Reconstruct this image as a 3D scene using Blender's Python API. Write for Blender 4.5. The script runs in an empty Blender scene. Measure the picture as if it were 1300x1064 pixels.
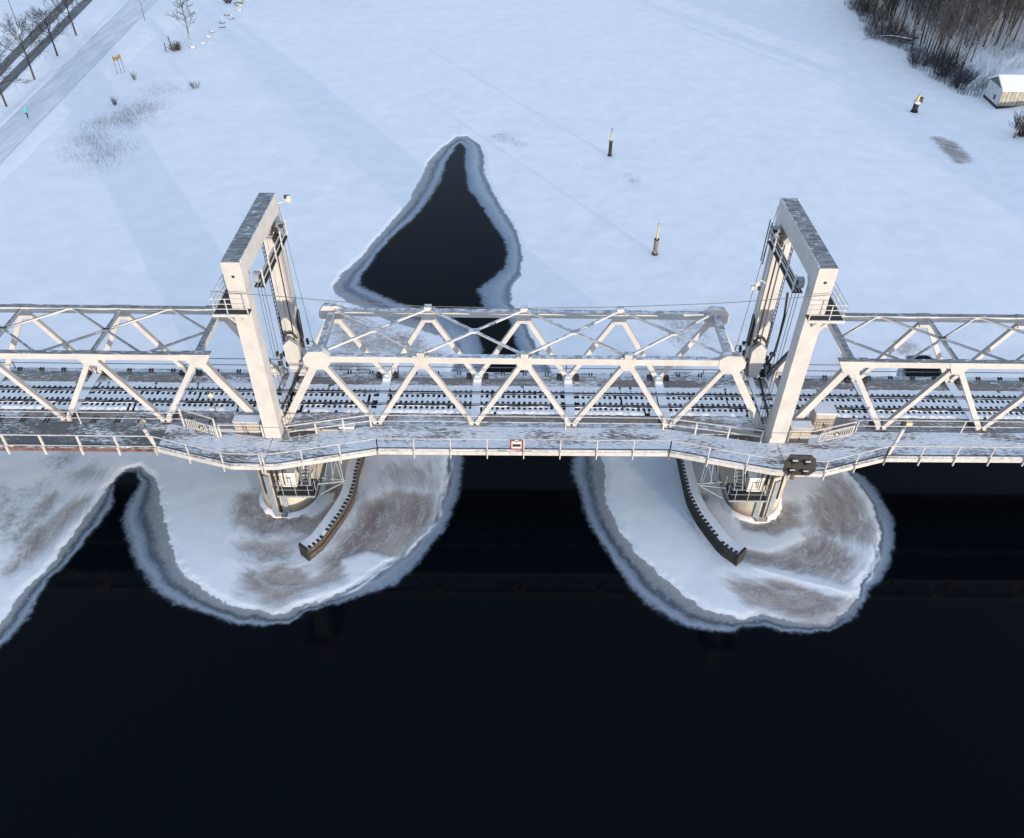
import bpy, math, random
import numpy as np
from mathutils import Vector, Matrix, Quaternion
random.seed(7); RNG = np.random.default_rng(7)
S = bpy.context.scene
COL = S.collection

# ------------------------------------------------------------------ camera
FPX, TH, RO = 1012.09, 0.6863, 0.0104          # focal length in photo pixels, tilt below horizon, roll
CAM = np.array([-0.94, -45.3, 45.65])
fw = np.array([0, math.cos(TH), -math.sin(TH)]); up = np.array([0, math.sin(TH), math.cos(TH)]); rt = np.array([1., 0, 0])
cd = bpy.data.cameras.new('camera'); cam = bpy.data.objects.new('camera', cd); COL.objects.link(cam)
c_, s_ = math.cos(RO), math.sin(RO)
X = rt * c_ + up * s_; Y = up * c_ - rt * s_
cam.matrix_world = Matrix(((X[0], Y[0], -fw[0], CAM[0]), (X[1], Y[1], -fw[1], CAM[1]), (X[2], Y[2], -fw[2], CAM[2]), (0, 0, 0, 1)))
cd.sensor_width = 36; cd.lens = 36 * FPX / 1300; cd.shift_y = -45 / 1300; cd.clip_end = 2000; cd.clip_start = 0.5
S.camera = cam

def ray(px, py):
    u, v = px - 650, py - 487
    a = c_ * u + s_ * v; b = -s_ * u + c_ * v
    return fw + rt * a / FPX - up * b / FPX
def gz(px, py, z=0.0):                          # the point of the horizontal plane z seen at a photo pixel
    d = ray(px, py); return CAM + d * (z - CAM[2]) / d[2]
def gy(px, py, y):
    d = ray(px, py); return CAM + d * (y - CAM[1]) / d[1]

# ------------------------------------------------------------------ light
SUN_EL, SUN_AZ = math.radians(2.1), math.radians(32)   # azimuth east of south
w = bpy.data.worlds.new('World'); S.world = w; w.use_nodes = True
wn = w.node_tree; bgn = wn.nodes['Background']
sky = wn.nodes.new('ShaderNodeTexSky'); sky.sky_type = 'NISHITA'; sky.sun_disc = False
sky.sun_elevation = SUN_EL
sky.sun_rotation = math.pi - SUN_AZ             # 0 = +Y (north), clockwise towards +X
sky.air_density = 1.0; sky.dust_density = 0.4; sky.ozone_density = 1.6
sky_fill = wn.nodes.new('ShaderNodeVectorMath'); sky_fill.operation = 'ADD'; sky_fill.inputs[1].default_value = (1.12, 1.34, 1.88)   # even pale blue fill light added to the sky to brighten the snow
wn.links.new(sky.outputs[0], sky_fill.inputs[0]); wn.links.new(sky_fill.outputs[0], bgn.inputs[0]); bgn.inputs[1].default_value = 0.15
sd_ = bpy.data.lights.new('sun', 'SUN'); sd_.energy = 2.0; sd_.angle = math.radians(0.5); sd_.color = (1.0, 0.86, 0.70)
sun = bpy.data.objects.new('sun', sd_); COL.objects.link(sun)
sdir = Vector((math.sin(SUN_AZ) * math.cos(SUN_EL), -math.cos(SUN_AZ) * math.cos(SUN_EL), math.sin(SUN_EL)))
sun.rotation_euler = sdir.to_track_quat('Z', 'Y').to_euler(); sun.location = (60, -90, 60)
vs = S.view_settings; vs.view_transform = 'Standard'; vs.look = 'None'; vs.gamma = 1; vs.use_curve_mapping = False
vs.exposure = 1.31

# ------------------------------------------------------------------ materials
class NT:
    def __init__(s, name):
        s.m = bpy.data.materials.new(name); s.m.use_nodes = True; s.t = s.m.node_tree
        s.b = s.t.nodes['Principled BSDF']; s.out = s.t.nodes['Material Output']
    def n(s, typ, **k):
        nd = s.t.nodes.new('ShaderNode' + typ)
        for a, v in k.items(): setattr(nd, a, v)
        return nd
    def put(s, sock, v):
        if isinstance(v, bpy.types.NodeSocket): s.t.links.new(v, sock)
        elif v is not None:
            if sock.type == 'RGBA' and not hasattr(v, '__len__'): v = (v, v, v, 1)
            elif sock.type == 'RGBA' and len(v) == 3: v = (*v, 1)
            sock.default_value = v
    def math(s, op, a, b=None, c=None, clamp=False):
        n = s.n('Math', operation=op, use_clamp=clamp)
        for i, v in enumerate((a, b, c)):
            if v is not None: s.put(n.inputs[i], v)
        return n.outputs[0]
    def mix(s, f, a, b):
        n = s.n('Mix', data_type='RGBA'); s.put(n.inputs[0], f); s.put(n.inputs[6], a); s.put(n.inputs[7], b); return n.outputs[2]
    def ss(s, x, lo, hi):                        # smoothstep
        n = s.n('MapRange', interpolation_type='SMOOTHSTEP'); s.put(n.inputs[0], x); s.put(n.inputs[1], lo); s.put(n.inputs[2], hi); return n.outputs[0]
    def noise(s, scale, detail=6, rough=.55, vec=None, dist=0):
        n = s.n('TexNoise'); n.inputs['Scale'].default_value = scale; n.inputs['Detail'].default_value = detail
        n.inputs['Roughness'].default_value = rough; n.inputs['Distortion'].default_value = dist
        s.put(n.inputs['Vector'], vec if vec is not None else s.pos()); return n.outputs[0]
    def pos(s):
        if not hasattr(s, '_p'): s._p = s.n('NewGeometry').outputs['Position']
        return s._p
    def obj(s): return s.n('TexCoord').outputs['Object']
    def sc(s, vec, v):
        n = s.n('VectorMath', operation='MULTIPLY'); s.put(n.inputs[0], vec); n.inputs[1].default_value = v; return n.outputs[0]
    def nz(s):
        g = s.n('NewGeometry'); x = s.n('SeparateXYZ'); s.t.links.new(g.outputs['Normal'], x.inputs[0]); return x.outputs[2]
    def attr(s, name): return s.n('Attribute', attribute_name=name).outputs['Fac']
    def bump(s, h, strength=.3, dist=.05):
        n = s.n('Bump'); n.inputs['Strength'].default_value = strength; n.inputs['Distance'].default_value = dist
        s.put(n.inputs['Height'], h); s.put(s.b.inputs['Normal'], n.outputs[0])
    def fin(s, col, rough=.6, metal=0, spec=.5):
        s.put(s.b.inputs['Base Color'], col); s.put(s.b.inputs['Roughness'], rough); s.b.inputs['Metallic'].default_value = metal
        s.put(s.b.inputs['Specular IOR Level'], spec); return s.m

SNOW = (.87, .875, .88)
def m_simple(name, col, rough=.6, var=.25, scale=3, metal=0, snow=0.0, snowcol=SNOW, dirt=0.0):
    k = NT(name); n1 = k.noise(scale, 6, .6)
    dark = tuple(c * (1 - var) for c in col); light = tuple(min(1, c * (1 + var * .6)) for c in col)
    c = k.mix(k.ss(n1, .3, .7), dark, light)
    if dirt:
        c = k.mix(k.math('MULTIPLY', k.ss(k.noise(9, 8, .7), .56, .72), dirt), c, (.13, .085, .05))
    if snow:
        top = k.ss(k.nz(), .55, .85); n2 = k.noise(2.3, 8, .65)
        c = k.mix(k.math('MULTIPLY', top, k.ss(n2, .62 - .4 * snow, .72 - .4 * snow)), c, snowcol)
    k.bump(k.noise(scale * 6, 4), .15, .02)
    return k.fin(c, rough, metal)

def m_paint(name, topdark=.6, snow=.4, side=.3):
    k = NT(name)
    n1 = k.noise(.9, 5, .6); st = k.noise(3.0, 6, .7, k.sc(k.pos(), (4, 4, .5)))
    c = k.mix(k.ss(n1, .3, .7), (.47, .46, .445), (.56, .545, .52))
    c = k.mix(k.math('MULTIPLY', k.ss(st, .55, .8), .35), c, (.40, .37, .33))
    c = k.mix(k.math('MULTIPLY', k.ss(k.noise(14, 6, .75), .66, .76), .5), c, (.25, .13, .07))
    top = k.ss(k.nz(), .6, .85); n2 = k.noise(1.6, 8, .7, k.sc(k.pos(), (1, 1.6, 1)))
    c = k.mix(k.math('MULTIPLY', k.ss(k.nz(), .28, .48), side), c, (.12, .12, .125))  # shade put into the paint colour: up-tilted faces of the members darkened
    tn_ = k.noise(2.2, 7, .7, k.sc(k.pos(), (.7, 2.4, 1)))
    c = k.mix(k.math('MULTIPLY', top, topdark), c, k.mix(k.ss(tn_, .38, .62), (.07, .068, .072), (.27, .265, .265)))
    c = k.mix(k.math('MULTIPLY', top, k.ss(n2, .64 - .4 * snow, .72 - .4 * snow)), c, (.62, .66, .70))
    return k.fin(c, .45)
M = {}
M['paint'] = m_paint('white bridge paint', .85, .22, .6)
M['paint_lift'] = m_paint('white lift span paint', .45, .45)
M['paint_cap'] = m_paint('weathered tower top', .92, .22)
M['rail_white'] = m_simple('white railing paint', (.54, .53, .51), .5, .15)
M['steel_dark'] = m_simple('dark bare steel', (.032, .029, .028), .6, .4, 6)
M['rail_steel'] = m_simple('rail steel', (.035, .03, .03), .45, .3, 6, .5)
M['black'] = m_simple('black rubber', (.02, .02, .022), .6, .2)
M['cable'] = m_simple('grey wire rope', (.12, .12, .125), .5, .2)
M['galv'] = m_simple('galvanised steel', (.26, .30, .33), .5, .25, 5)
M['beige'] = m_simple('beige cabinet', (.44, .385, .32), .55, .12, 2, 0, .9)
M['timber'] = m_simple('weathered timber', (.085, .07, .055), .85, .5, 5)
M['timber_dark'] = m_simple('tarred timber', (.022, .02, .018), .8, .3, 5)
M['yellow'] = m_simple('yellow paint', (.55, .40, .12), .5, .15)
M['palegold'] = m_simple('pale yellow sign', (.72, .64, .36), .5, .15)
M['orange'] = m_simple('orange yellow sign', (.60, .33, .07), .5, .15)
M['red'] = m_simple('dark red paint', (.25, .03, .035), .5, .2)
M['white'] = m_simple('white enamel', (.66, .66, .64), .5, .05)
M['lens'] = m_simple('signal lens', (.004, .004, .005), .25, .1)
M['rustchord'] = m_simple('rusty snow dusted steel', (.21, .17, .145), .7, .45, 2.5, 0, .55)
M['snow'] = m_simple('snow', SNOW, .8, .08, 1.2)
M['jacket'] = m_simple('teal jacket', (.03, .42, .45), .8, .1)
M['trousers'] = m_simple('black trousers', (.015, .016, .02), .8, .1)
M['skin'] = m_simple('skin', (.55, .33, .24), .6, .05)
M['hair'] = m_simple('dark hat', (.02, .02, .025), .8, .05)
M['bark'] = m_simple('dark bark', (.05, .042, .038), .9, .35, 3)
M['bark_birch'] = m_simple('birch bark', (.30, .29, .28), .8, .6, 6)
M['twig_brown'] = m_simple('brown twigs', (.050, .045, .044), .9, .3, 2)
M['twig_grey'] = m_simple('grey twigs', (.07, .072, .08), .9, .3, 2)
M['reed'] = m_simple('dry reed', (.11, .095, .085), .9, .3, 3)
M['needle'] = m_simple('dark bush', (.055, .045, .035), .9, .4, 3)
M['rock'] = m_simple('shore rock', (.30, .23, .17), .85, .5, 2, 0, .72)
M['wallshed'] = m_simple('pale yellow boards', (.36, .345, .29), .8, .3, 1.5, 0, 0, SNOW, .2)
M['wallgrey'] = m_simple('pale grey boards', (.48, .52, .54), .8, .2, 1.5)
M['gable'] = m_simple('dark green gable', (.10, .14, .13), .8, .2, 2)
M['roofsnow'] = m_simple('snow on roof', (.78, .785, .79), .8, .04, 1)

def m_boards(name, amount, base=(.10, .09, .085)):
    k = NT(name); p = k.sc(k.pos(), (.9, 3.2, 1))
    n1 = k.noise(2.6, 8, .68, p, .3); n2 = k.noise(.55, 3, .5, k.sc(k.pos(), (.4, 1.6, 1)))
    v = k.math('ADD', k.math('MULTIPLY', n1, .55), k.math('MULTIPLY', n2, .45))
    br = k.noise(12, 4, .6, k.sc(k.pos(), (.3, 3, 1)))
    bc = k.mix(br, tuple(c * .55 for c in base), tuple(c * 1.8 for c in base))
    fac = k.ss(v, .66 - .34 * amount, .74 - .30 * amount)
    c = k.mix(fac, bc, k.mix(k.ss(n1, .35, .7), (.64, .66, .69), SNOW))
    k.bump(k.math('ADD', fac, k.math('MULTIPLY', n1, .5)), .6, .03)
    return k.fin(c, .75)
M['deck_snowy'] = m_boards('snow trodden deck', .77, (.15, .14, .135))
M['deck_dark'] = m_boards('wet deck', .50, (.10, .105, .10))
M['strip'] = m_boards('snow streaked steel strip', .50, (.20, .165, .14))
def m_sleeper():
    k = NT('snowy sleeper'); top = k.ss(k.nz(), .5, .8); n = k.noise(4, 6, .6)
    c = k.mix(k.math('MULTIPLY', top, k.ss(n, .27, .38)), (.045, .038, .033), SNOW); return k.fin(c, .8)
M['sleeper'] = m_sleeper()
def m_concrete():
    k = NT('pier concrete'); p = k.pos(); z = k.n('SeparateXYZ'); k.put(z.inputs[0], p); z = z.outputs[2]
    st = k.noise(2.2, 7, .7, k.sc(p, (2.2, 2.2, .22))); n = k.noise(1.1, 8, .6)
    c = k.mix(k.ss(n, .3, .7), (.40, .37, .31), (.54, .50, .43))
    c = k.mix(k.math('MULTIPLY', k.ss(st, .48, .75), .6), c, (.22, .17, .11))
    c = k.mix(k.math('MULTIPLY', k.ss(k.math('ADD', k.math('SUBTRACT', 1.3, z), k.math('MULTIPLY', k.math('SUBTRACT', n, .5), 2)), 0, 1), .75), c, (.16, .09, .045))
    k.bump(n, .2, .05); return k.fin(c, .85)
M['concrete'] = m_concrete()

# ------------------------------------------------------------------ mesh builder
class MB:
    def __init__(s): s.v = []; s.f = []
    def poly(s, vs_, fs):
        o = len(s.v); s.v += [tuple(map(float, a)) for a in vs_]; s.f += [tuple(i + o for i in f) for f in fs]; return s
    BOXF = [(0, 3, 2, 1), (4, 5, 6, 7), (0, 1, 5, 4), (1, 2, 6, 5), (2, 3, 7, 6), (3, 0, 4, 7)]
    def box(s, x0, x1, y0, y1, z0, z1):
        return s.poly([(x0, y0, z0), (x1, y0, z0), (x1, y1, z0), (x0, y1, z0), (x0, y0, z1), (x1, y0, z1), (x1, y1, z1), (x0, y1, z1)], MB.BOXF)
    def cbox(s, x, y, z, a, b, c): return s.box(x - a / 2, x + a / 2, y - b / 2, y + b / 2, z - c / 2, z + c / 2)
    def bar(s, p, q, wd, ht, upv=(0, 0, 1)):     # rectangular bar from p to q; wd sideways, ht along upv
        p, q = Vector(p), Vector(q); d = (q - p).normalized(); u = Vector(upv); sd = d.cross(u)
        if sd.length < 1e-4: sd = d.cross(Vector((0, 1, 0)))
        sd.normalize(); u = sd.cross(d).normalized()
        a = sd * wd / 2; b = u * ht / 2
        return s.poly([p - a - b, p + a - b, p + a + b, p - a + b, q - a - b, q + a - b, q + a + b, q - a + b],
                      [(0, 1, 2, 3), (7, 6, 5, 4), (0, 4, 5, 1), (1, 5, 6, 2), (2, 6, 7, 3), (3, 7, 4, 0)])
    def tube(s, pts, r, n=6, cap=True):
        pts = [Vector(p) for p in pts]; rs = r if hasattr(r, '__len__') else [r] * len(pts); vs2 = []
        for i, p in enumerate(pts):
            d = (pts[min(i + 1, len(pts) - 1)] - pts[max(i - 1, 0)]).normalized()
            a = d.cross(Vector((0, 0, 1)) if abs(d.z) < .9 else Vector((1, 0, 0))).normalized(); b = d.cross(a)
            for j in range(n):
                t = 2 * math.pi * j / n; vs2.append(p + (a * math.cos(t) + b * math.sin(t)) * rs[i])
        fs = [(i * n + j, i * n + (j + 1) % n, (i + 1) * n + (j + 1) % n, (i + 1) * n + j) for i in range(len(pts) - 1) for j in range(n)]
        if cap: fs += [tuple(range(n))[::-1], tuple(range((len(pts) - 1) * n, len(pts) * n))]
        return s.poly(vs2, fs)
    def prism(s, pts, axis, a, b):               # outline in the plane normal to axis, between a and b
        n = len(pts)
        def mk(p, t): return (p[0], t, p[1]) if axis == 'y' else ((p[0], p[1], t) if axis == 'z' else (t, p[0], p[1]))
        vs2 = [mk(p, a) for p in pts] + [mk(p, b) for p in pts]
        return s.poly(vs2, [tuple(range(n))[::-1], tuple(range(n, 2 * n))] + [(i, (i + 1) % n, n + (i + 1) % n, n + i) for i in range(n)])
    def cyl(s, x, y, z0, z1, r, n=16, r2=None):
        return s.tube([(x, y, z0), (x, y, z1)], [r, r if r2 is None else r2], n)
    def build(s, name, mat, parent=None, smooth=False, label=None):
        me = bpy.data.meshes.new(name); me.from_pydata(s.v, [], s.f)
        if smooth: me.polygons.foreach_set('use_smooth', [True] * len(me.polygons))
        import bmesh
        bm = bmesh.new(); bm.from_mesh(me); bmesh.ops.recalc_face_normals(bm, faces=bm.faces); bm.to_mesh(me); bm.free()
        me.materials.append(M[mat] if isinstance(mat, str) else mat)
        o = bpy.data.objects.new(name, me); COL.objects.link(o)
        if parent is not None: put(o, parent)
        if label: o['label'] = label
        return o
def root_of(o):
    while o.parent: o = o.parent
    return o
def put(o, parent):                              # parent keeping the world place (parents are never rotated)
    o.parent = parent; loc = Vector((0, 0, 0)); p = parent
    while p: loc += p.location; p = p.parent
    o.location = o.location - loc
def tag(o, label, cat, group=None, kind=None):
    if label: o['label'] = label
    if cat: o['category'] = cat
    if group: o['group'] = group
    if kind: o['kind'] = kind
    return o
def thing(name, label, cat, loc=(0, 0, 0), group=None):
    o = bpy.data.objects.new(name, None); COL.objects.link(o); o.location = loc; o.empty_display_size = .3
    return tag(o, label, cat, group)
def share(name, me, parent, loc):                # alike piece with shared mesh data, at a world place
    o = bpy.data.objects.new(name, me); COL.objects.link(o); o.location = loc; put(o, parent); return o

# ------------------------------------------------------------------ numpy noise and distances
def vnoise(x, y, scale, seed, octv=4):
    out = np.zeros_like(x); amp = 1; tot = 0
    for o in range(octv):
        r = np.random.default_rng(seed + o).random((256, 256))
        u = x * scale * 2 ** o; v = y * scale * 2 ** o
        i = np.floor(u).astype(int); j = np.floor(v).astype(int); fu = u - i; fv = v - j
        fu = fu * fu * (3 - 2 * fu); fv = fv * fv * (3 - 2 * fv)
        g = lambda a, b: r[a % 256, b % 256]
        out += amp * (g(i, j) * (1 - fu) * (1 - fv) + g(i + 1, j) * fu * (1 - fv) + g(i, j + 1) * (1 - fu) * fv + g(i + 1, j + 1) * fu * fv)
        tot += amp; amp *= .5
    return out / tot
def segdist(x, y, P, closed=True):
    P = np.asarray(P)[:, :2]; d = np.full(x.shape, 1e9); n = len(P)
    for i in range(n if closed else n - 1):
        a, b = P[i], P[(i + 1) % n]; ab = b - a; L = ab @ ab + 1e-9
        t = np.clip(((x - a[0]) * ab[0] + (y - a[1]) * ab[1]) / L, 0, 1)
        d = np.minimum(d, (x - a[0] - t * ab[0]) ** 2 + (y - a[1] - t * ab[1]) ** 2)
    return np.sqrt(d)
def inside(x, y, P):
    P = np.asarray(P)[:, :2]; r = np.zeros(x.shape, bool); n = len(P)
    for i in range(n):
        a, b = P[i], P[(i + 1) % n]
        c = (a[1] > y) != (b[1] > y)
        r ^= c & (x < (b[0] - a[0]) * (y - a[1]) / (b[1] - a[1] + 1e-12) + a[0])
    return r
def sdf(x, y, P):                                # positive inside
    d = segdist(x, y, P); return np.where(inside(x, y, P), d, -d)
def G(pts, z=0.0): return np.array([gz(a, b, z)[:2] for a, b in pts])
def smooth01(x): x = np.clip(x, 0, 1); return x * x * (3 - 2 * x)
def Z(pts, s, ox, oy): return [(ox + a / s, oy + b / s) for a, b in pts]

# ------------------------------------------------------------------ the frozen river
c4 = lambda p: Z(p, 2.6, 120, 560)
c5 = lambda p: Z(p, 2.826, 700, 560)
c6 = lambda p: Z(p, 3.325, 400, 160)
c7 = lambda p: Z(p, 3.546, 0, 560)
shoreW = c7([(0, 940), (60, 890), (120, 820), (170, 740), (230, 620), (300, 560), (370, 480), (440, 390), (510, 310), (528, 250)])
islL = c4([(60, 215), (85, 260), (100, 330), (130, 420), (180, 480), (250, 545), (330, 565), (400, 590), (480, 612), (560, 617), (640, 605), (700, 575),
           (770, 545), (840, 530), (940, 500), (1010, 470), (1060, 420), (1110, 360), (1160, 300), (1195, 220), (1215, 140), (1220, 40)])
islR = c5([(70, 50), (65, 110), (90, 180), (120, 280), (170, 370), (220, 440), (270, 520), (330, 590), (400, 635), (470, 665), (550, 688), (650, 690),
           (690, 672), (760, 668), (830, 690), (930, 700), (1020, 672), (1100, 630), (1145, 540), (1200, 490), (1225, 440), (1240, 350), (1225, 270),
           (1180, 190), (1130, 130), (1060, 90)])
poolL = c6([(610, 75), (560, 150), (540, 230), (490, 310), (430, 385), (340, 460), (260, 550), (200, 640), (200, 670), (260, 700), (370, 745), (460, 770),
            (560, 800), (640, 850), (700, 880), (715, 960)])
poolR = c6([(630, 95), (625, 170), (640, 260), (690, 330), (740, 410), (790, 480), (805, 540), (790, 600), (740, 640), (680, 690), (690, 730), (710, 770),
            (800, 800), (830, 870), (850, 950)])
WATER = G(shoreW[:-1] + [(147, 632), (146, 612), (158, 603), (172, 602), (176, 612), (160, 640)] + islL[1:] + [(596, 530), (612, 490), (616, 470)] + poolL[::-1] + poolR + [(664, 475), (690, 500), (715, 540)]
          + islR + [(1100, 560), (1140, 510), (1150, 489), (1151, 468), (1155, 454), (1180, 452), (1189, 464), (1203, 489), (1250, 520), (1500, 545), (1900, 1300), (-600, 1300), (-120, 930)])
shoreS = c7([(0, 830), (80, 700), (200, 590), (260, 520), (340, 400), (430, 290), (490, 200), (500, 185), (570, 130), (630, 115), (680, 145)])
snL = c4([(190, 110), (215, 170), (230, 250), (250, 340), (290, 430), (350, 490), (430, 530), (520, 560), (620, 572), (700, 545), (780, 515), (850, 485),
          (950, 420), (1030, 370), (1090, 310), (1130, 240), (1160, 150), (1165, 50)])
snR = c5([(180, 50), (185, 100), (195, 190), (215, 260), (250, 330), (300, 400), (370, 470), (450, 540), (520, 590), (600, 620), (680, 640), (760, 625),
          (830, 640), (900, 655), (990, 650), (1070, 600), (1120, 510), (1165, 420), (1180, 330), (1150, 230), (1090, 140), (1050, 90)])
pSL = c6([(600, 45), (540, 90), (480, 150), (440, 230), (390, 330), (300, 430), (200, 550), (120, 620), (70, 680), (85, 715), (180, 760), (300, 815), (400, 850), (520, 890), (590, 930), (600, 985)])
pSR = c6([(640, 45), (700, 85), (715, 130), (715, 200), (760, 300), (820, 390), (860, 470), (875, 560), (870, 630), (830, 680), (830, 750), (880, 810), (910, 880), (940, 950)])
THIN = G(shoreS + snL + [(566, 520), (570, 482), (572, 470)] + pSL[::-1] + pSR + [(707, 480), (735, 520), (758, 550)] + snR
         + [(1105, 540), (1138, 489), (1141, 468), (1151, 452.7), (1178, 451), (1192, 456), (1220, 475), (1239, 490), (1290, 508), (1500, 528), (1900, 1300), (-600, 1300), (-120, 890)])
BR = [  # wet brown slush areas: (outline, weight)
    (c4([(500, 190), (478, 240), (510, 265), (560, 300), (640, 285), (720, 300), (790, 230), (840, 180), (800, 150), (700, 160), (560, 180)]), 1.),
    (c4([(490, 345), (650, 330), (640, 385), (540, 395)]), .72),
    (c4([(515, 435), (600, 425), (680, 440), (730, 455), (800, 380), (860, 300), (900, 225), (1000, 170), (1090, 190), (1105, 240), (1060, 310), (980, 385), (900, 395),
         (830, 400), (800, 450), (700, 480), (620, 520), (560, 525), (510, 490)]), 1.),
    (c4([(960, 90), (1100, 80), (1120, 160), (980, 170)]), .55),
    (c5([(640, 280), (720, 300), (800, 270), (850, 250), (870, 290), (830, 325), (740, 335), (670, 315)]), .95),
    (c5([(1000, 140), (1060, 160), (1100, 250), (1135, 300), (1125, 350), (1050, 350), (960, 330), (940, 280), (960, 200)]), .82),
    (c5([(880, 340), (980, 350), (1060, 400), (1080, 450), (1040, 500), (950, 495), (860, 470), (790, 440), (860, 390)]), .82),
    (c5([(545, 205), (530, 250), (560, 320), (620, 370), (700, 425), (800, 440), (800, 410), (700, 395), (620, 340), (575, 270)]), 1.),
    (c5([(660, 520), (850, 500), (980, 540), (1050, 575), (1000, 640), (900, 630), (800, 600), (700, 570)]), .95),
    (c7([(240, 70), (330, 50), (340, 90), (260, 120)]), .62), (c7([(340, 150), (400, 120), (430, 145), (370, 175)]), .85),
    (c7([(100, 220), (200, 190), (180, 240), (110, 260)]), .6), (c7([(60, 440), (150, 330), (240, 250), (220, 300), (140, 380), (80, 455)]), .85),
    (c7([(120, 430), (230, 370), (340, 275), (380, 270), (300, 360), (200, 470), (110, 560), (60, 580)]), .85), (c7([(0, 220), (60, 240), (80, 350), (20, 440), (0, 440)]), .62),
    (Z([(725, 855), (760, 862), (820, 892), (870, 935), (898, 975), (885, 1003), (860, 1000), (800, 940), (760, 895)], 4.835, 1040, 0), 1.1),
    (Z([(740, 48), (790, 30), (850, 62), (880, 80), (850, 85)], 3.325, 400, 160), .42),
    ([(425, 398), (470, 408), (530, 430), (560, 455), (440, 445), (420, 420)], .62), ([(430, 450), (462, 452), (466, 480), (425, 480)], .8),
    ([(840, 400), (890, 395), (900, 430), (860, 440)], .5), ([(805, 458), (880, 455), (872, 478), (800, 482)], .5),
    (Z([(620, 290), (650, 290), (650, 330), (620, 330)], 4.257, 1000, 370), .8), ([(797, 222), (804, 224), (808, 234), (800, 232)], .45),
]
WHITE = [  # snow that lies on top of the slush
    c4([(690, 250), (740, 180), (790, 175), (790, 200), (720, 255)]), c4([(820, 395), (900, 370), (1000, 395), (960, 425), (840, 430)]),
    c5([(540, 225), (610, 210), (680, 320), (800, 350), (880, 320), (900, 350), (780, 400), (680, 380), (600, 320)]),
    c5([(640, 432), (700, 450), (850, 480), (1000, 515), (1072, 545), (1000, 552), (880, 510), (740, 480), (650, 460)])]
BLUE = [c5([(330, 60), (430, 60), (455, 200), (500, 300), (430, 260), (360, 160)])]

def axis(segs):
    out = []
    for a, b, d in segs: out.append(np.arange(a, b, d))
    return np.concatenate(out + [[segs[-1][1]]])
gxs = axis([(-260, -120, 6), (-120, -48, 1.5), (-48, -34, .3), (-34, 34, .12), (34, 50, .3), (50, 120, 1.5), (120, 260, 6)])
gys = axis([(-60, -30, 1.5), (-30, -17, .3), (-17, 6, .11), (6, 34, .18), (34, 82, .3), (82, 160, 1.5), (160, 420, 8)])
X2, Y2 = np.meshgrid(gxs, gys); fx, fy = X2.ravel(), Y2.ravel()
near = (np.abs(fx) < 62) & (fy < 95)
def field(P, far=-1, F=sdf):
    out = np.full(fx.shape, float(far)); out[near] = F(fx[near], fy[near], P); return out
wob = (vnoise(fx, fy, .9, 11, 5) - .5) * .55 + (vnoise(fx, fy, 3.2, 21, 3) - .5) * .22
s_w = -field(WATER, -30) + wob * .8              # metres into the ice from open water
s_s = -field(THIN, -30) + wob
tt = np.clip(s_w / np.maximum(.05, s_w - s_s), 0, 1)
br = np.zeros(fx.shape)
for P, wt in BR:
    g = G(P); c0 = g.min(0) - 2; c1 = g.max(0) + 2
    m = (fx > c0[0]) & (fx < c1[0]) & (fy > c0[1]) & (fy < c1[1])
    br[m] = np.maximum(br[m], wt * smooth01(sdf(fx[m], fy[m], g) / 3.0 + .70))
br *= .72 + .72 * vnoise(fx, fy, .55, 91, 3)
for P in WHITE:
    g = G(P); c0 = g.min(0) - 2; c1 = g.max(0) + 2
    m = (fx > c0[0]) & (fx < c1[0]) & (fy > c0[1]) & (fy < c1[1])
    br[m] *= 1 - .95 * smooth01(sdf(fx[m], fy[m], g) / .7 + .6)
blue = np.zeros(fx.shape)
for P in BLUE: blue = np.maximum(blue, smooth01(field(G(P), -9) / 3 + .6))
# warmest brown water stain beside the left guide wall
g = G(c4([(850, 350), (900, 300), (930, 250), (950, 230)])); stain = np.zeros(fx.shape)
stain[near] = smooth01(1 - segdist(fx[near], fy[near], g, False) / 1.3)
lines = [c4([(1165, 60), (1162, 150), (1135, 245), (1090, 315), (1030, 378), (950, 425), (850, 490), (700, 548)]),
         c5([(1170, 330), (1165, 420), (1120, 510), (1060, 560), (1068, 548), (860, 490), (700, 455)]),
         c5([(1030, 90), (1080, 180), (1120, 280)]), c5([(620, 225), (640, 262), (690, 295), (760, 296), (800, 262)])]
ridge = np.zeros(fx.shape)
for L in lines:
    ridge[near] = np.maximum(ridge[near], smooth01(1 - segdist(fx[near] + 1.2 * (vnoise(fx[near], fy[near], .5, 71, 3) - .5), fy[near], G(L), False) / .17) * smooth01(2.6 * vnoise(fx[near], fy[near], .7, 72, 2) - .6))
drift = vnoise(fx, fy, .12, 3, 4); fine = vnoise(fx, fy, .9, 5, 3)
pcx = np.where(fx < 0, -17.6, 17.4); rad = np.hypot(fx - pcx, (fy + 4.5)); ang = np.arctan2(fy + 4.5, fx - pcx)
prof = smooth01((fy - 4) / 4) * smooth01((fx + 10) / 4)                      # frostier rim on the east side of the upstream pool
prof = np.maximum(prof, smooth01((fx + 14) / 4) * smooth01((2 - fx) / 4) * smooth01((4 - fy) / 3))
prof = np.maximum(prof, smooth01((fx - 20) / 4) * smooth01((4 - fy) / 3)); prof = np.clip(prof + (vnoise(fx, fy, .12, 81, 3) - .5) * .9, 0, 1)
snowy = smooth01(s_s / .5)
zz = .012 + .03 * smooth01(s_w / 1.5) + snowy * (.05 + .12 * (drift - .35) * smooth01(s_s / 5) + .02 * fine) * (1 - .7 * np.clip(br, 0, 1)) + .05 * ridge
zz = np.maximum(zz, .012)
ny, nx = X2.shape
idx = np.arange(nx * ny).reshape(ny, nx)
quads = np.stack([idx[:-1, :-1], idx[:-1, 1:], idx[1:, 1:], idx[1:, :-1]], -1).reshape(-1, 4)
keep = (s_w[quads] > -.45).any(1); quads = quads[keep]
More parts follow.
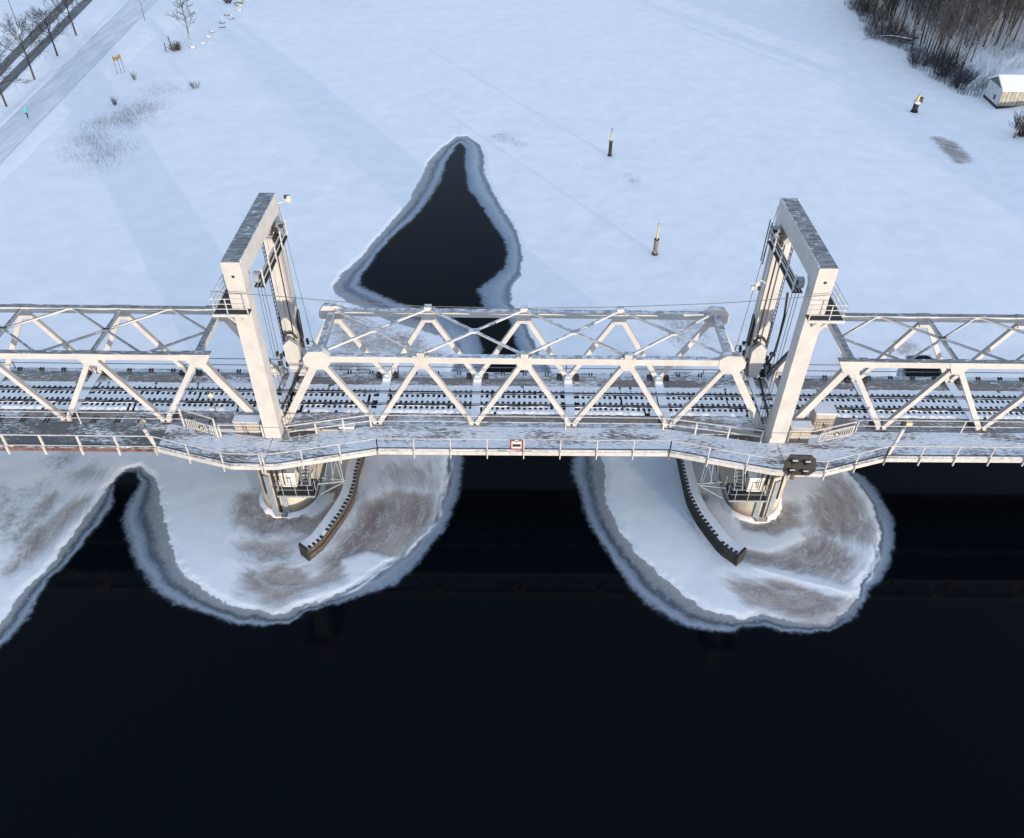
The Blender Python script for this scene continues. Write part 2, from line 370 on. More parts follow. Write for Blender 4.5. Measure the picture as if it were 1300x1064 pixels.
used = np.unique(quads); rm = np.full(nx * ny, -1); rm[used] = np.arange(len(used)); quads = rm[quads]
def npmesh(name, co, faces, mat, attrs={}, kind='structure', smooth=True):
    me = bpy.data.meshes.new(name); me.vertices.add(len(co)); me.vertices.foreach_set('co', np.ascontiguousarray(co, dtype=np.float32).ravel())
    me.loops.add(faces.size); me.loops.foreach_set('vertex_index', np.ascontiguousarray(faces, dtype=np.int32).ravel())
    k = faces.shape[1]; me.polygons.add(len(faces)); me.polygons.foreach_set('loop_start', np.arange(len(faces), dtype=np.int32) * k)
    me.polygons.foreach_set('use_smooth', np.full(len(faces), smooth)); me.update(); me.validate()
    for n_, a in attrs.items():
        at = me.attributes.new(n_, 'FLOAT', 'POINT'); at.data.foreach_set('value', np.ascontiguousarray(a, dtype=np.float32))
    me.materials.append(mat); o = bpy.data.objects.new(name, me); COL.objects.link(o)
    if kind: o['kind'] = kind
    return o

def m_ice():
    k = NT('river ice'); sw, ss_, t, b = k.attr('s_w'), k.attr('s_s'), k.attr('tt'), k.attr('brown')
    n1 = k.noise(2.2, 9, .68); n2 = k.noise(7, 6, .7); n3 = k.noise(.35, 6, .6); n4 = k.noise(1.1, 7, .6)
    h1 = k.math('SUBTRACT', n1, .5); h2 = k.math('SUBTRACT', n2, .5)
    cv = k.n('CombineXYZ'); k.put(cv.inputs[0], k.math('MULTIPLY', k.attr('rad'), 1.0)); k.put(cv.inputs[1], k.math('MULTIPLY', k.attr('ang'), 2.2))
    sw1 = k.noise(1.5, 7, .62, cv.outputs[0], .9); sw2 = k.noise(.7, 4, .5, cv.outputs[0], 1.2)
    swn = k.math('ADD', sw, k.math('ADD', k.math('MULTIPLY', h1, .6), k.math('MULTIPLY', h2, .35)))
    ssn = k.math('ADD', ss_, k.math('ADD', k.math('MULTIPLY', h1, .55), k.math('MULTIPLY', h2, .35)))
    tn = k.math('ADD', t, k.math('MULTIPLY', h1, .22))
    r = k.n('ValToRGB'); cr = r.color_ramp; k.put(r.inputs[0], tn)
    stops = [(0, (.018, .028, .042)), (.10, (.10, .13, .165)), (.27, (.27, .32, .38)), (.40, (.17, .21, .26)), (.50, (.055, .075, .105)), (.60, (.10, .12, .145)), (.72, (.24, .25, .26)), (1, (.33, .335, .34))]
    while len(cr.elements) < len(stops): cr.elements.new(.5)
    for e, (p, c) in zip(cr.elements, stops): e.position = p; e.color = (*c, 1)
    r2 = k.n('ValToRGB'); cr2 = r2.color_ramp; k.put(r2.inputs[0], tn)
    st2 = [(0, (.03, .05, .08)), (.12, (.13, .18, .24)), (.40, (.22, .28, .35)), (.66, (.30, .35, .41)), (.80, (.16, .20, .25)), (.88, (.10, .13, .17)), (1, (.38, .41, .45))]
    while len(cr2.elements) < len(st2): cr2.elements.new(.5)
    for e, (p, c) in zip(cr2.elements, st2): e.position = p; e.color = (*c, 1)
    rim = k.mix(k.attr('prof'), r.outputs[0], r2.outputs[0])
    rim = k.mix(k.math('MULTIPLY', k.ss(n1, .5, .7), .35), rim, (.36, .40, .45))
    thin = k.mix(k.math('MULTIPLY', k.ss(n2, .60, .70), k.ss(t, .02, .3)), rim, (.50, .55, .60))
    snow = k.mix(k.ss(n3, .35, .7), (.81, .82, .83), (.87, .875, .88))
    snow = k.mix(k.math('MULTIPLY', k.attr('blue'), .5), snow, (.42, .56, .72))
    hs = k.math('SUBTRACT', k.math('ADD', k.math('MULTIPLY', sw1, k.attr('swl')), k.math('MULTIPLY', n1, k.math('SUBTRACT', 1, k.attr('swl')))), .5); bn = k.math('ADD', b, k.math('ADD', k.math('MULTIPLY', hs, 1.5), k.math('MULTIPLY', h2, .45)))
    bc = k.mix(k.ss(sw2, .35, .65), (.20, .14, .095), (.40, .325, .25))
    bc = k.mix(k.math('MULTIPLY', k.ss(n4, .5, .75), .5), bc, (.24, .22, .20))
    bc = k.mix(k.math('MULTIPLY', k.attr('stain'), .8), bc, (.17, .075, .032))
    bc = k.mix(k.math('MULTIPLY', k.ss(k.math('ADD', k.math('MULTIPLY', sw1, .5), k.math('MULTIPLY', n2, .5)), .50, .60), .7), bc, (.60, .60, .60))
    snow = k.mix(k.math('MULTIPLY', k.ss(bn, .30, .95), k.ss(b, .02, .35)), snow, bc)
    snow = k.mix(k.math('MULTIPLY', k.ss(bn, .12, .5), k.math('MULTIPLY', k.ss(b, .02, .25), .28)), snow, (.45, .47, .50))
    c = k.mix(k.ss(ssn, -.04, .05), thin, snow)
    c = k.mix(k.math('MULTIPLY', k.attr('ridge'), .8), c, (.82, .85, .88))
    hgt = k.math('ADD', k.math('MULTIPLY', n1, .6), k.math('MULTIPLY', n2, .4))
    k.bump(hgt, .16, .08)
    k.fin(c, k.math('ADD', .45, k.math('MULTIPLY', k.ss(ssn, -.1, .1), .4)), 0, .35)
    tr = k.n('BsdfTransparent'); mx = k.n('MixShader')
    k.put(mx.inputs[0], k.ss(swn, -.12, .42)); k.t.links.new(tr.outputs[0], mx.inputs[1]); k.t.links.new(k.b.outputs[0], mx.inputs[2])
    k.t.links.new(mx.outputs[0], k.out.inputs[0]); return k.m
M['ice'] = m_ice()
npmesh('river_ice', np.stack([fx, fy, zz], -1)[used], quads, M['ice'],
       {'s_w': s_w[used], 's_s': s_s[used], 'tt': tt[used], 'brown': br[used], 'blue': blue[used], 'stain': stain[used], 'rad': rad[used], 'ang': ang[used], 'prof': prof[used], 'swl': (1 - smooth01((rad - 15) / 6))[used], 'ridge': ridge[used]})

def m_water():
    k = NT('dark river water'); n = k.noise(.9, 5, .5); k.bump(n, .05, .05)
    k.fin((.0014, .0028, .0046), .07, 0, .09); k.b.inputs['IOR'].default_value = 1.333; return k.m
M['water'] = m_water()
o = MB().poly([(-400, -200, 0), (400, -200, 0), (400, 500, 0), (-400, 500, 0)], [(0, 1, 2, 3)]).build('river_water', 'water'); o['kind'] = 'structure'
o = MB().poly([(-3000, -3000, -3), (3000, -3000, -3), (3000, 3000, -3), (-3000, 3000, -3)], [(0, 1, 2, 3)]).build('river_bed', 'rock'); o['kind'] = 'structure'

# ------------------------------------------------------------------ banks
LSH = G(Z([(1400, -90), (1270, 0), (1170, 90), (1050, 190), (970, 250), (850, 350), (700, 450), (500, 620), (330, 780), (200, 900), (0, 1000), (-300, 1250)], 3.94, 0, 0))
RSH = G([(1062, -14), (1067, 0), (1089, 18), (1095, 41), (1120, 48), (1151, 60), (1155, 88), (1193, 101), (1212, 117), (1222, 150), (1236, 215), (1262, 270), (1310, 310), (1500, 420)])
LP = np.vstack([LSH, [[-400, -60], [-400, 420], [LSH[0][0] + 8, 420]]]); RP = np.vstack([[[RSH[0][0] - 5, 420]], RSH, [[400, 20], [400, 420]]])
def bankz(x, y, side):
    d = sdf(x, y, LP if side == 0 else RP) + (vnoise(x, y, .15, 40 + side, 3) - .5) * 2
    z = -.3 + (.85 if side == 0 else 2.3) * smooth01((d + 3) / (24 if side == 0 else 24)) + (vnoise(x, y, .07, 50, 4) - .5) * (.14 if side == 0 else .7) * smooth01(d / 8)
    return z
# road and path lie on the left bank; their edges as lines in world space
def line2(p, q, z=.56): a, b = gz(*p, z), gz(*q, z); return a[:2], b[:2]
roadA = [line2((0, 81), (80, 0)), line2((0, 96), (94, 0))]; roadB = [line2((0, 105), (105, 0)), line2((0, 120.6), (118, 0))]
pathE = [line2((0, 160), (162, 0)), line2((0, 205), (198, 0))]
def lx(l, y): a, b = l; return a[0] + (b[0] - a[0]) * (y - a[1]) / (b[1] - a[1])
def flat(x, y, z, l0, l1, lev, m=1.5):
    a, b = lx(l0, y), lx(l1, y); d = np.maximum(np.minimum(a, b) - x, x - np.maximum(a, b)); wgt = smooth01(1 - d / m); return z * (1 - wgt) + lev * wgt
def left_height(x, y):
    z = bankz(x, y, 0)
    z = flat(x, y, z, roadA[0], roadB[1], .52); z = flat(x, y, z, pathE[0], pathE[1], .28, 6.0)
    e = lx(pathE[0], y) - .4; z += .12 * np.exp(-((x - e) / .45) ** 2) * (1 + .6 * (vnoise(x, y, .8, 61, 2) - .5))
    e = lx(pathE[1], y) + .4; z += .03 * np.exp(-((x - e) / .5) ** 2)
    e = lx(roadB[1], y) + .6; z += .12 * np.exp(-((x - e) / .5) ** 2) * (.7 + .6 * vnoise(x, y, 1., 62, 2))
    return z
def m_banksnow():
    k = NT('bank snow'); n = k.noise(.5, 8, .6); n2 = k.noise(4, 6, .6); c = k.mix(k.ss(n, .3, .7), (.80, .81, .82), (.87, .875, .88))
    c = k.mix(k.math('MULTIPLY', k.ss(k.noise(1.3, 8, .75), .66, .74), .35), c, (.35, .33, .30))
    k.bump(k.math('ADD', n, k.math('MULTIPLY', n2, .3)), .35, .08); return k.fin(c, .8)
M['banksnow'] = m_banksnow()
def grid(x0, x1, dx, y0, y1, dy):
    a, b = np.meshgrid(np.arange(x0, x1, dx), np.arange(y0, y1, dy)); n, m = a.shape; i = np.arange(n * m).reshape(n, m)
    return a.ravel(), b.ravel(), np.stack([i[:-1, :-1], i[:-1, 1:], i[1:, 1:], i[1:, :-1]], -1).reshape(-1, 4)
def drop(co, q, ok):
    q = q[ok[q].all(1)]; u = np.unique(q); r = np.full(len(co), -1); r[u] = np.arange(len(u)); return co[u], r[q]
x, y, q = grid(-150, -40, .45, 10, 200, .6); z = left_height(x, y); co, q = drop(np.stack([x, y, z], -1), q, z > -.28)
npmesh('left_bank', co, q, M['banksnow'])
x, y, q = grid(40, 180, .7, 20, 260, .8); z = bankz(x, y, 1); co, q = drop(np.stack([x, y, z], -1), q, z > -.28)
npmesh('right_bank', co, q, M['banksnow'])
def strip(name, l0, l1, z, mat, n=60, kind='structure', y0=20, y1=200):
    m = MB(); ys = np.linspace(y0, y1, n); v = []
    for yy in ys: v += [(lx(l0, yy), yy, z), (lx(l1, yy), yy, z)]
    m.poly(v, [(2 * i, 2 * i + 1, 2 * i + 3, 2 * i + 2) for i in range(n - 1)]); o = m.build(name, mat); o['kind'] = kind; return o
def m_road():
    k = NT('wet road'); p = k.sc(k.pos(), (1, .12, 1)); n = k.noise(1.6, 6, .6, p); c = k.mix(k.ss(n, .35, .65), (.055, .057, .06), (.12, .12, .125))
    c = k.mix(k.math('MULTIPLY', k.ss(k.noise(3, 6, .7, p), .58, .7), .5), c, (.55, .58, .62)); return k.fin(c, .6)
def m_path():
    k = NT('packed snow path'); p = k.sc(k.pos(), (1, .10, 1)); n = k.noise(1.1, 7, .65, p)
    c = k.mix(k.ss(n, .35, .68), (.58, .61, .64), (.76, .77, .78)); k.bump(n, .4, .06); return k.fin(c, .8)
M['road'] = m_road(); M['path'] = m_path()
strip('road', roadA[0], roadA[1], .57, 'road'); strip('road', roadB[0], roadB[1], .57, 'road'); strip('footpath', pathE[0], pathE[1], .34, 'path')

def ground_z(x, y):
    a = np.array([float(x)]); b = np.array([float(y)])
    return float(left_height(a, b)[0]) if x < 0 else max(.05, float(bankz(a, b, 1)[0]))
def onbank(px, py):
    P = gz(px, py, 1.9)
    for _ in range(4): P = gz(px, py, ground_z(P[0], P[1]))
    return Vector(P)

# ------------------------------------------------------------------ bridge spans
YT, ZT, ZB, ZR = 2.73, 12.88, 6.9, 7.0
def gusset(m, x, y, z, pts, t=.46):              # plate outline around a node, slightly wider than the members
    m.prism([(x + a, z + b) for a, b in pts], 'y', y - t / 2, y + t / 2)
OCT = [(-.95, -.35), (-.95, .1), (-.55, .62), (.42, .66), (.85, .3), (.85, -.3), (.45, -.85), (-.5, -.85)]
TRI = [(-.75, .26), (-.32, -.72), (.32, -.72), (.75, .26)]

def railing(parent, pts, z, h=1.1, step=2.45, mat='rail_white', mid=True, r=.03, post=.07, brackets=False, rails2=(.55,), skip_ends=False):
    """posts (each a part), rails (each a part) along a polyline of (x, y)"""
    P = [Vector((a, b, z)) for a, b in pts]; L = [(P[i + 1] - P[i]).length for i in range(len(P) - 1)]; T = sum(L)
    n = max(1, round(T / step)); me = None
    for k in range(n + 1):
        if skip_ends and k in (0, n): continue
        d = T * k / n; i = 0
        while i < len(L) - 1 and d > L[i]: d -= L[i]; i += 1
        p = P[i].lerp(P[i + 1], min(1, d / L[i]))
        if me is None:
            m = MB().box(-post / 2, post / 2, -post / 2, post / 2, 0, h)
            if brackets: m.box(-post / 2, post / 2, -.16, -post / 2, -.62, .12)
            o = m.build('post', mat); o.location = p; put(o, parent); me = o.data
        else: share('post', me, parent, p)
    for hh in (h,) + (tuple(rails2) if mid else ()):
        m = MB()
        for i in range(len(P) - 1):
            m.bar(P[i] + Vector((0, 0, hh)), P[i + 1] + Vector((0, 0, hh)), r * 2, r * 2)
        m.build('top_rail' if hh == h else 'lower_rail', mat, parent)

def ribbon(outer, inner, z0, z1):
    """slab between two polylines with the same number of points"""
    m = MB(); n = len(outer)
    v = [(a, b, z1) for a, b in outer] + [(a, b, z1) for a, b in inner] + [(a, b, z0) for a, b in outer] + [(a, b, z0) for a, b in inner]
    f = []
    for i in range(n - 1):
        f += [(i, i + 1, n + i + 1, n + i), (2 * n + i, 3 * n + i, 3 * n + i + 1, 2 * n + i + 1), (i, 2 * n + i, 2 * n + i + 1, i + 1), (n + i, n + i + 1, 3 * n + i + 1, 3 * n + i)]
    f += [(0, n, 3 * n, 2 * n), (n - 1, 3 * n - 1, 4 * n - 1, 2 * n - 1)]
    return m.poly(v, f)

def rough_strip(x0, x1, y0, y1, z, seed, lump=.03, dx=.35, gap=0.0):
    """uneven strip of packed snow with ragged edges"""
    r = random.Random(seed); m = MB(); n = int((x1 - x0) / dx); v = []; f = []
    for i in range(n + 1):
        x = x0 + (x1 - x0) * i / n
        v += [(x, y0 + r.uniform(-.04, .04), z - .03), (x, (y0 + y1) / 2 + r.uniform(-.05, .05), z + r.uniform(0, lump)), (x, y1 + r.uniform(-.04, .04), z - .03)]
    for i in range(n):
        if gap and r.random() < gap: continue
        for k in (0, 1): a = 3 * i + k; f.append((a, a + 3, a + 4, a + 1))
    return m.poly(v, f)

def span(name, label, tops, bots, x0, x1, lift, walk_o, walk_i, dark=0, seed=1, walk_parts=None):
    """a Warren truss span: top and bottom node positions, chords, diagonals, bracing, track and walkway"""
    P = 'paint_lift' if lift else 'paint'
    t = thing(name, label, 'bridge span', ((x0 + x1) / 2, 0, ZB - .6))
    cb = .5 if lift else .46
    for y in (-YT, YT):
        MB().bar((min(tops) - .3, y, ZT), (max(tops) + .3, y, ZT), .42, cb).build('top_chord', P, t)
        MB().bar((x0, y, ZB - .25), (x1, y, ZB - .25), .40, .6).build('bottom_chord', P, t)
        s = 1 if y < 0 else -1                   # flat steel strip between chord and sleepers
        ya, yb = sorted((y + s * .21, y + s * 1.12))
        MB().box(x0, x1, ya, yb, ZB - .16, ZB + .03).build('deck_strip', 'strip', t)
    allb = sorted(bots)
    for y in (-YT, YT):
        for xt in tops:
            nb = sorted(bots, key=lambda b: abs(b - xt))[:2]
            for xb in nb:
                if abs(xb - xt) > 5.5: continue
                end = (xb == allb[0] or xb == allb[-1]) and (xt == min(tops) or xt == max(tops)) and ((xb < xt) == (xt == min(tops)))
                inner_end = not end
                wv = .52 if end else (.34 if inner_end else .34)
                MB().bar((xt, y, ZT - .05), (xb, y, ZB + .0), .36 if end else .30, wv).build('end_post' if end else 'diagonal', P, t)
            e = xt in (min(tops), max(tops))
            m = MB()
            if e and lift:
                sg = 1 if xt == min(tops) else -1
                gusset(m, xt, y, ZT, [(sg * a, b) for a, b in OCT], .5)
            else: gusset(m, xt, y, ZT, [(a * 1.35, b * 1.1) for a, b in TRI] if e else TRI, .47)
            m.build('gusset_plate', P, t)
            if lift and not e:
                m = MB().cbox(xt, y, ZT + .42, .52, .44, .36); m.cbox(xt - .42, y, ZT + .3, .2, .4, .12); m.cbox(xt + .42, y, ZT + .3, .2, .4, .12); m.build('bracing_seat', P, t)
        for xb in bots:
            m = MB(); gusset(m, xb, y, ZB, [(-.5, -.3), (-.4, .14), (.4, .14), (.5, -.3)], .44); m.build('foot_plate', 'rustchord', t)
    # top lateral bracing
    zt = ZT + .05
    def brace(a, b, wd=.15): MB().bar(a, b, wd, wd).build('bracing', P, t)
    if lift:
        for a, b in zip(sorted(tops)[:-1], sorted(tops)[1:]):
            brace((a, -YT, zt + .3), (b, YT, zt + .3)); brace((a, YT, zt + .3), (b, -YT, zt + .301))
            MB().cbox((a + b) / 2, 0, zt + .3, .75, .42, .17).build('bracing_plate', P, t)
        for xt in (min(tops), max(tops)): MB().bar((xt, -YT, ZT - .05), (xt, YT, ZT - .05), .45, .5).build('portal_strut', P, t)
    else:
        ts = sorted(tops); h = 7.17 / 2
        for xt in ts:
            if xt in (ts[0], ts[-1]) and (abs(xt) < 25): MB().bar((xt, -YT, ZT - .02), (xt, YT, ZT - .02), .42, .42).build('portal_strut', P, t)
            else: MB().bar((xt, -YT, zt), (xt, YT, zt), .20, .22).build('top_strut', P, t)
            for s in (-1, 1):
                sg = -1 if xt < 0 else 1
                if abs(xt) < 25 and s != sg: continue
                brace((xt, 0, zt + .07), (xt + s * h, YT, zt + .07), .13); brace((xt, 0, zt + .07), (xt + s * h, -YT, zt + .071), .13)
            MB().cbox(xt, 0, zt + .07, .5, .36, .13).build('bracing_plate', P, t)
    # floor: dark plate, cross beams, sleepers, rails, snow
    MB().box(x0, x1, -1.6, 1.6, ZB - .75, ZB - .68).build('floor_plate', 'steel_dark', t)
    for xb in bots:
        if x0 + .5 < xb < x1 - .5:
            MB().box(xb - .33, xb + .33, -2.5, 2.5, ZB - .5, ZR + .035).build('cross_beam', M['snowbeam'], t)
    me = None; r = random.Random(seed); bs = sorted(bots); x = x0 + .3
    pitch = .40
    while x < x1 - .2:
        if all(abs(x - b) > .47 for b in bs):
            if me is None:
                o = MB().box(-.10, .10, -1.42, 1.42, -.26, 0).build('sleeper', 'sleeper'); o.location = (x, 0, ZR); put(o, t); me = o.data
            else: share('sleeper', me, t, (x, r.uniform(-.03, .03), ZR - r.uniform(0, .015)))
        x += pitch
    for y, nm in ((.762, 'rail'), (-.762, 'rail'), (.56, 'guard_rail'), (-.56, 'guard_rail')):
        m = MB(); hh = .10 if nm == 'rail' else .05
        m.box(x0, x1, y - .026, y + .026, ZR + .003, ZR + hh) if nm == 'rail' else m.box(x0, x1, y - .02, y + .02, ZR + .003, ZR + hh); m.build(nm, 'rail_steel', t)
    mm = MB()
    for i, (a, b) in enumerate(((-1.62, -1.09), (-.22, .22), (1.09, 1.62))):
        m2 = rough_strip(x0, x1, a, b, ZR + .0, seed * 10 + i, .05, .2, .06); mm.poly(m2.v, m2.f)
    for i, (a, b) in enumerate(((-.85, -.80), (-.73, -.59), (-.535, -.48), (.48, .535), (.59, .73), (.80, .85))):
        m2 = rough_strip(x0, x1, a, b, ZR + .02, seed * 10 + 5 + i, .03, .25, .07); mm.poly(m2.v, m2.f)
    o = mm.build('track_snow', 'snow', t); o['kind'] = 'stuff'
    # walkway
    zw = ZR - .02
    for wo, wi, dk in (walk_parts or [(walk_o, walk_i, 0)]):
        ribbon(wo, wi, zw - .14, zw).build('walkway_deck', 'deck_dark' if dk else 'deck_snowy', t)
        ribbon([(a, b - .07) for a, b in wo], wo, zw - .38, zw - .04).build('edge_beam', M['redbeam'] if dk else 'rail_white', t)
    ribbon([(a, b + .06) for a, b in walk_o], [(a, b + .13) for a, b in walk_o], zw - .1, zw + .04).build('kerb_pipe', 'rail_white' if not dark else 'rail_white', t)
    ribbon([(a, b + .14) for a, b in walk_o], [(a, b + .25) for a, b in walk_o], zw - .1, zw + .012).build('gutter', 'steel_dark', t)
    return t
M['snowbeam'] = m_simple('snow covered cross beam', (.3, .3, .3), .7, .2, 2, 0, 1.0)
M['redbeam'] = m_simple('rusty red edge beam', (.16, .085, .075), .7, .5, 3, 0, .5)

TX = 17.75
walkL = dict(walk_o=[(-54, -5.5), (-25.5, -5.5), (-20, -7.1), (-TX - .03, -7.12)], walk_i=[(-54, -3.02), (-24, -3.05), (-21.4, -4.2), (-TX - .03, -4.42)])
walkM = dict(walk_o=[(-TX + .03, -7.12), (-16.9, -7.1), (-10.2, -5.5), (10.05, -5.4), (16.8, -7.1), (TX - .03, -7.2)], walk_i=[(-TX + .03, -4.42), (-17, -4.42), (-11, -3.0), (9.9, -3.0), (16.8, -4.42), (TX - .03, -4.42)])
walkR = dict(walk_o=[(TX + .03, -7.2), (20.1, -7.25), (24.9, -5.72), (54, -5.55)], walk_i=[(TX + .03, -4.42), (20.2, -4.38), (23.5, -3.15), (54, -3.02)])
lift = span('lift_span', 'white steel truss lift span crossing the dark channel between the two towers',
            [-14.04 + 6.96 * i for i in range(5)], [-17.2, -10.56, -3.6, 3.36, 10.32, 17.0], -17.3, 17.2, True, seed=3, **walkM)
left = span('approach_span', 'white truss span left of the left tower with dark red-edged walkway', [-22.2 - 7.17 * i for i in range(5)],
            [-18.95] + [-25.78 - 7.17 * i for i in range(4)], -54, -17.5, False, dark=0, seed=5, walk_parts=[(walkL['walk_o'][:2], [(-54, -3.02), (-25.5, -3.04)], 1), (walkL['walk_o'][1:], [(-25.5, -3.04), (-22.6, -3.7), (-TX - .03, -4.42)], 0)], **walkL)
right = span('approach_span', 'white truss span right of the right tower with light snowy walkway', [21.96 + 7.17 * i for i in range(5)],
             [18.95] + [25.6 + 7.17 * i for i in range(4)], 17.4, 54, False, seed=8, **walkR)
# railings
zw = ZR - .02
railing(lift, [(-TX + .1, -7.14), (-16.9, -7.12), (-10.2, -5.52)], zw, step=2.6, brackets=True, mid=False)
railing(lift, [(-10.2, -5.52), (10.05, -5.42)], zw, step=2.45, brackets=True, r=.022, mid=False)
railing(lift, [(10.05, -5.42), (16.8, -7.12), (TX - .1, -7.22)], zw, step=2.6, brackets=True, mid=False)
railing(left, [(-53.9, -5.53), (-25.6, -5.53)], zw, step=2.5, brackets=True, post=.12, r=.03, mid=False)
railing(left, [(-25.6, -5.53), (-20, -7.13), (-TX - .1, -7.15)], zw, step=2.6, brackets=True, mid=False)
railing(right, [(TX + .1, -7.22), (20.1, -7.28), (24.9, -5.75)], zw, step=2.2, brackets=True, mid=False)
railing(right, [(24.9, -5.75), (53.9, -5.58)], zw, step=2.45, brackets=True, mid=False)
for t_, a, b in ((lift, -11, 9.9), (left, -53.9, -24.4), (right, 23.7, 53.9)):     # truss side of the walkway
    railing(t_, [(a, -3.12), (b, -3.12)], zw, step=6.96, r=.022)
for t_, pts in ((lift, [(-16.6, -4.36), (-11, -3.1)]), (lift, [(9.9, -3.1), (16.6, -4.36)]), (left, [(-21.4, -4.3), (-18.4, -4.3)]), (right, [(18.5, -4.3), (20.2, -4.3), (23.4, -3.3)])):
    railing(t_, pts, zw, step=2.2, r=.035, post=.10)
# red-brown leaning railing left of the lift span, beside the left tower
m = MB().bar((-16.9, -4.2, 8.0), (-11.8, -3.2, 8.3), .06, .06); m.build('hand_rail', M['redbeam'], lift)
# emblem grille panels of the walkway railing
def grille(t_, a, b, z0, z1, nm='grille'):
    a = Vector(a); b = Vector(b); m = MB(); n = 14
    for zz_ in (z0, z1): m.bar((a.x, a.y, zz_), (b.x, b.y, zz_), .07, .07)
    for i in range(n + 1):
        p = a.lerp(b, i / n); m.bar((p.x, p.y, z0), (p.x, p.y, z1), .045 if 0 < i < n else .07, .045, (0, 1, 0))
    m.build('grille_panel', 'rail_white', t_)
    c = a.lerp(b, .5); dd = (b - a).normalized(); zc = (z0 + z1) / 2
    ring = [(c.x + dd.x * .16 * math.cos(k * math.pi / 8), c.y + dd.y * .16 * math.cos(k * math.pi / 8) - .06, zc + .16 * math.sin(k * math.pi / 8)) for k in range(17)]
    MB().tube(ring, .035, 5, False).build('emblem_ring', 'steel_dark', t_)
    tri = [(c.x + dd.x * q, c.y + dd.y * q - .07, zc + h_) for q, h_ in ((-.15, -.12), (.15, -.12), (0, .17))]
    MB().poly(tri + [(p[0], p[1] + .03, p[2]) for p in tri], [(0, 1, 2), (5, 4, 3), (0, 3, 4, 1), (1, 4, 5, 2), (2, 5, 3, 0)]).build('emblem', 'white', t_)
grille(left, (-24.0, -3.45, 0), (-21.6, -4.3, 0), zw + .08, zw + .85)
grille(right, (20.7, -4.3, 0), (23.3, -3.45, 0), zw + .08, zw + .85)
railing(left, [(-24.3, -3.3), (-21.6, -4.35)], zw, h=1.7, step=3, r=.035, post=.10, mid=False)
# far side service rail and chord brackets
for t_, a, b in ((lift, -16.4, 16.4), (left, -53.9, -18.8), (right, 18.8, 53.9)):
    yb = 3.55
    MB().box(a, b, 2.98, yb + .1, ZB - .3, ZB - .22).build('service_walkway', 'deck_snowy', t_)
    railing(t_, [(a, yb), (b, yb)], ZB - .22, h=1.15, step=6.96, mat='cable', r=.022, post=.06)
    me = None; x = a + 1
    m = MB()
    while x < b:                                 # pairs of small brackets on the far chord
        for dx in (0, .2): m.box(x + dx, x + dx + .09, 2.94, 3.2, ZB + .02, ZB + .2)
        x += 1.7
    o = m.build('chord_brackets', 'steel_dark', t_); o['kind'] = 'stuff'
    if t_ is left:
        m = MB(); x = a + .6
        while x < b:
            for dx in (0, .24): m.box(x + dx, x + dx + .1, -3.0, -2.3, ZB + .04, ZB + .10)
            x += 1.7
        o = m.build('chord_brackets', 'steel_dark', t_); o['kind'] = 'stuff'
for y_ in (-YT, YT):                             # bolted bearings at truss feet of the far and near chord
    for t_, bs in ((lift, (-10.56, -3.6, 3.36, 10.32)), (left, (-25.78, -32.95)), (right, (25.6, 32.77))):
        for xb in bs:
            for s in (-1, 1): MB().cbox(xb + s * (.66 if y_ > 0 else .42), y_ + (-.02 if y_ > 0 else .42), ZB + .16, .36, .42, .26).build('joint_block', 'black', t_)
    if y_ > 0:
        for xb in (-10.56, -3.6, 3.36, 10.32):
            m = MB().cbox(xb, y_ - .3, ZR + .14, .5, .9, .22); m.cbox(xb, y_ - .2, ZR + .3, .28, .5, .16); m.build('snow_heap', 'snow', lift)

for t_, sg in ((left, -1), (right, 1)):          # haunch plates where the approach trusses end beside the towers
    for y_ in (-YT, YT):
        if y_ < 0: continue
        MB().prism([(sg * 22.7, 13.05), (sg * 21.2, 13.0), (sg * 19.9, 11.7), (sg * 20.2, 11.4), (sg * 22.3, 12.2)], 'y', y_ - .1, y_ + .1).build('haunch_plate', 'paint', t_)
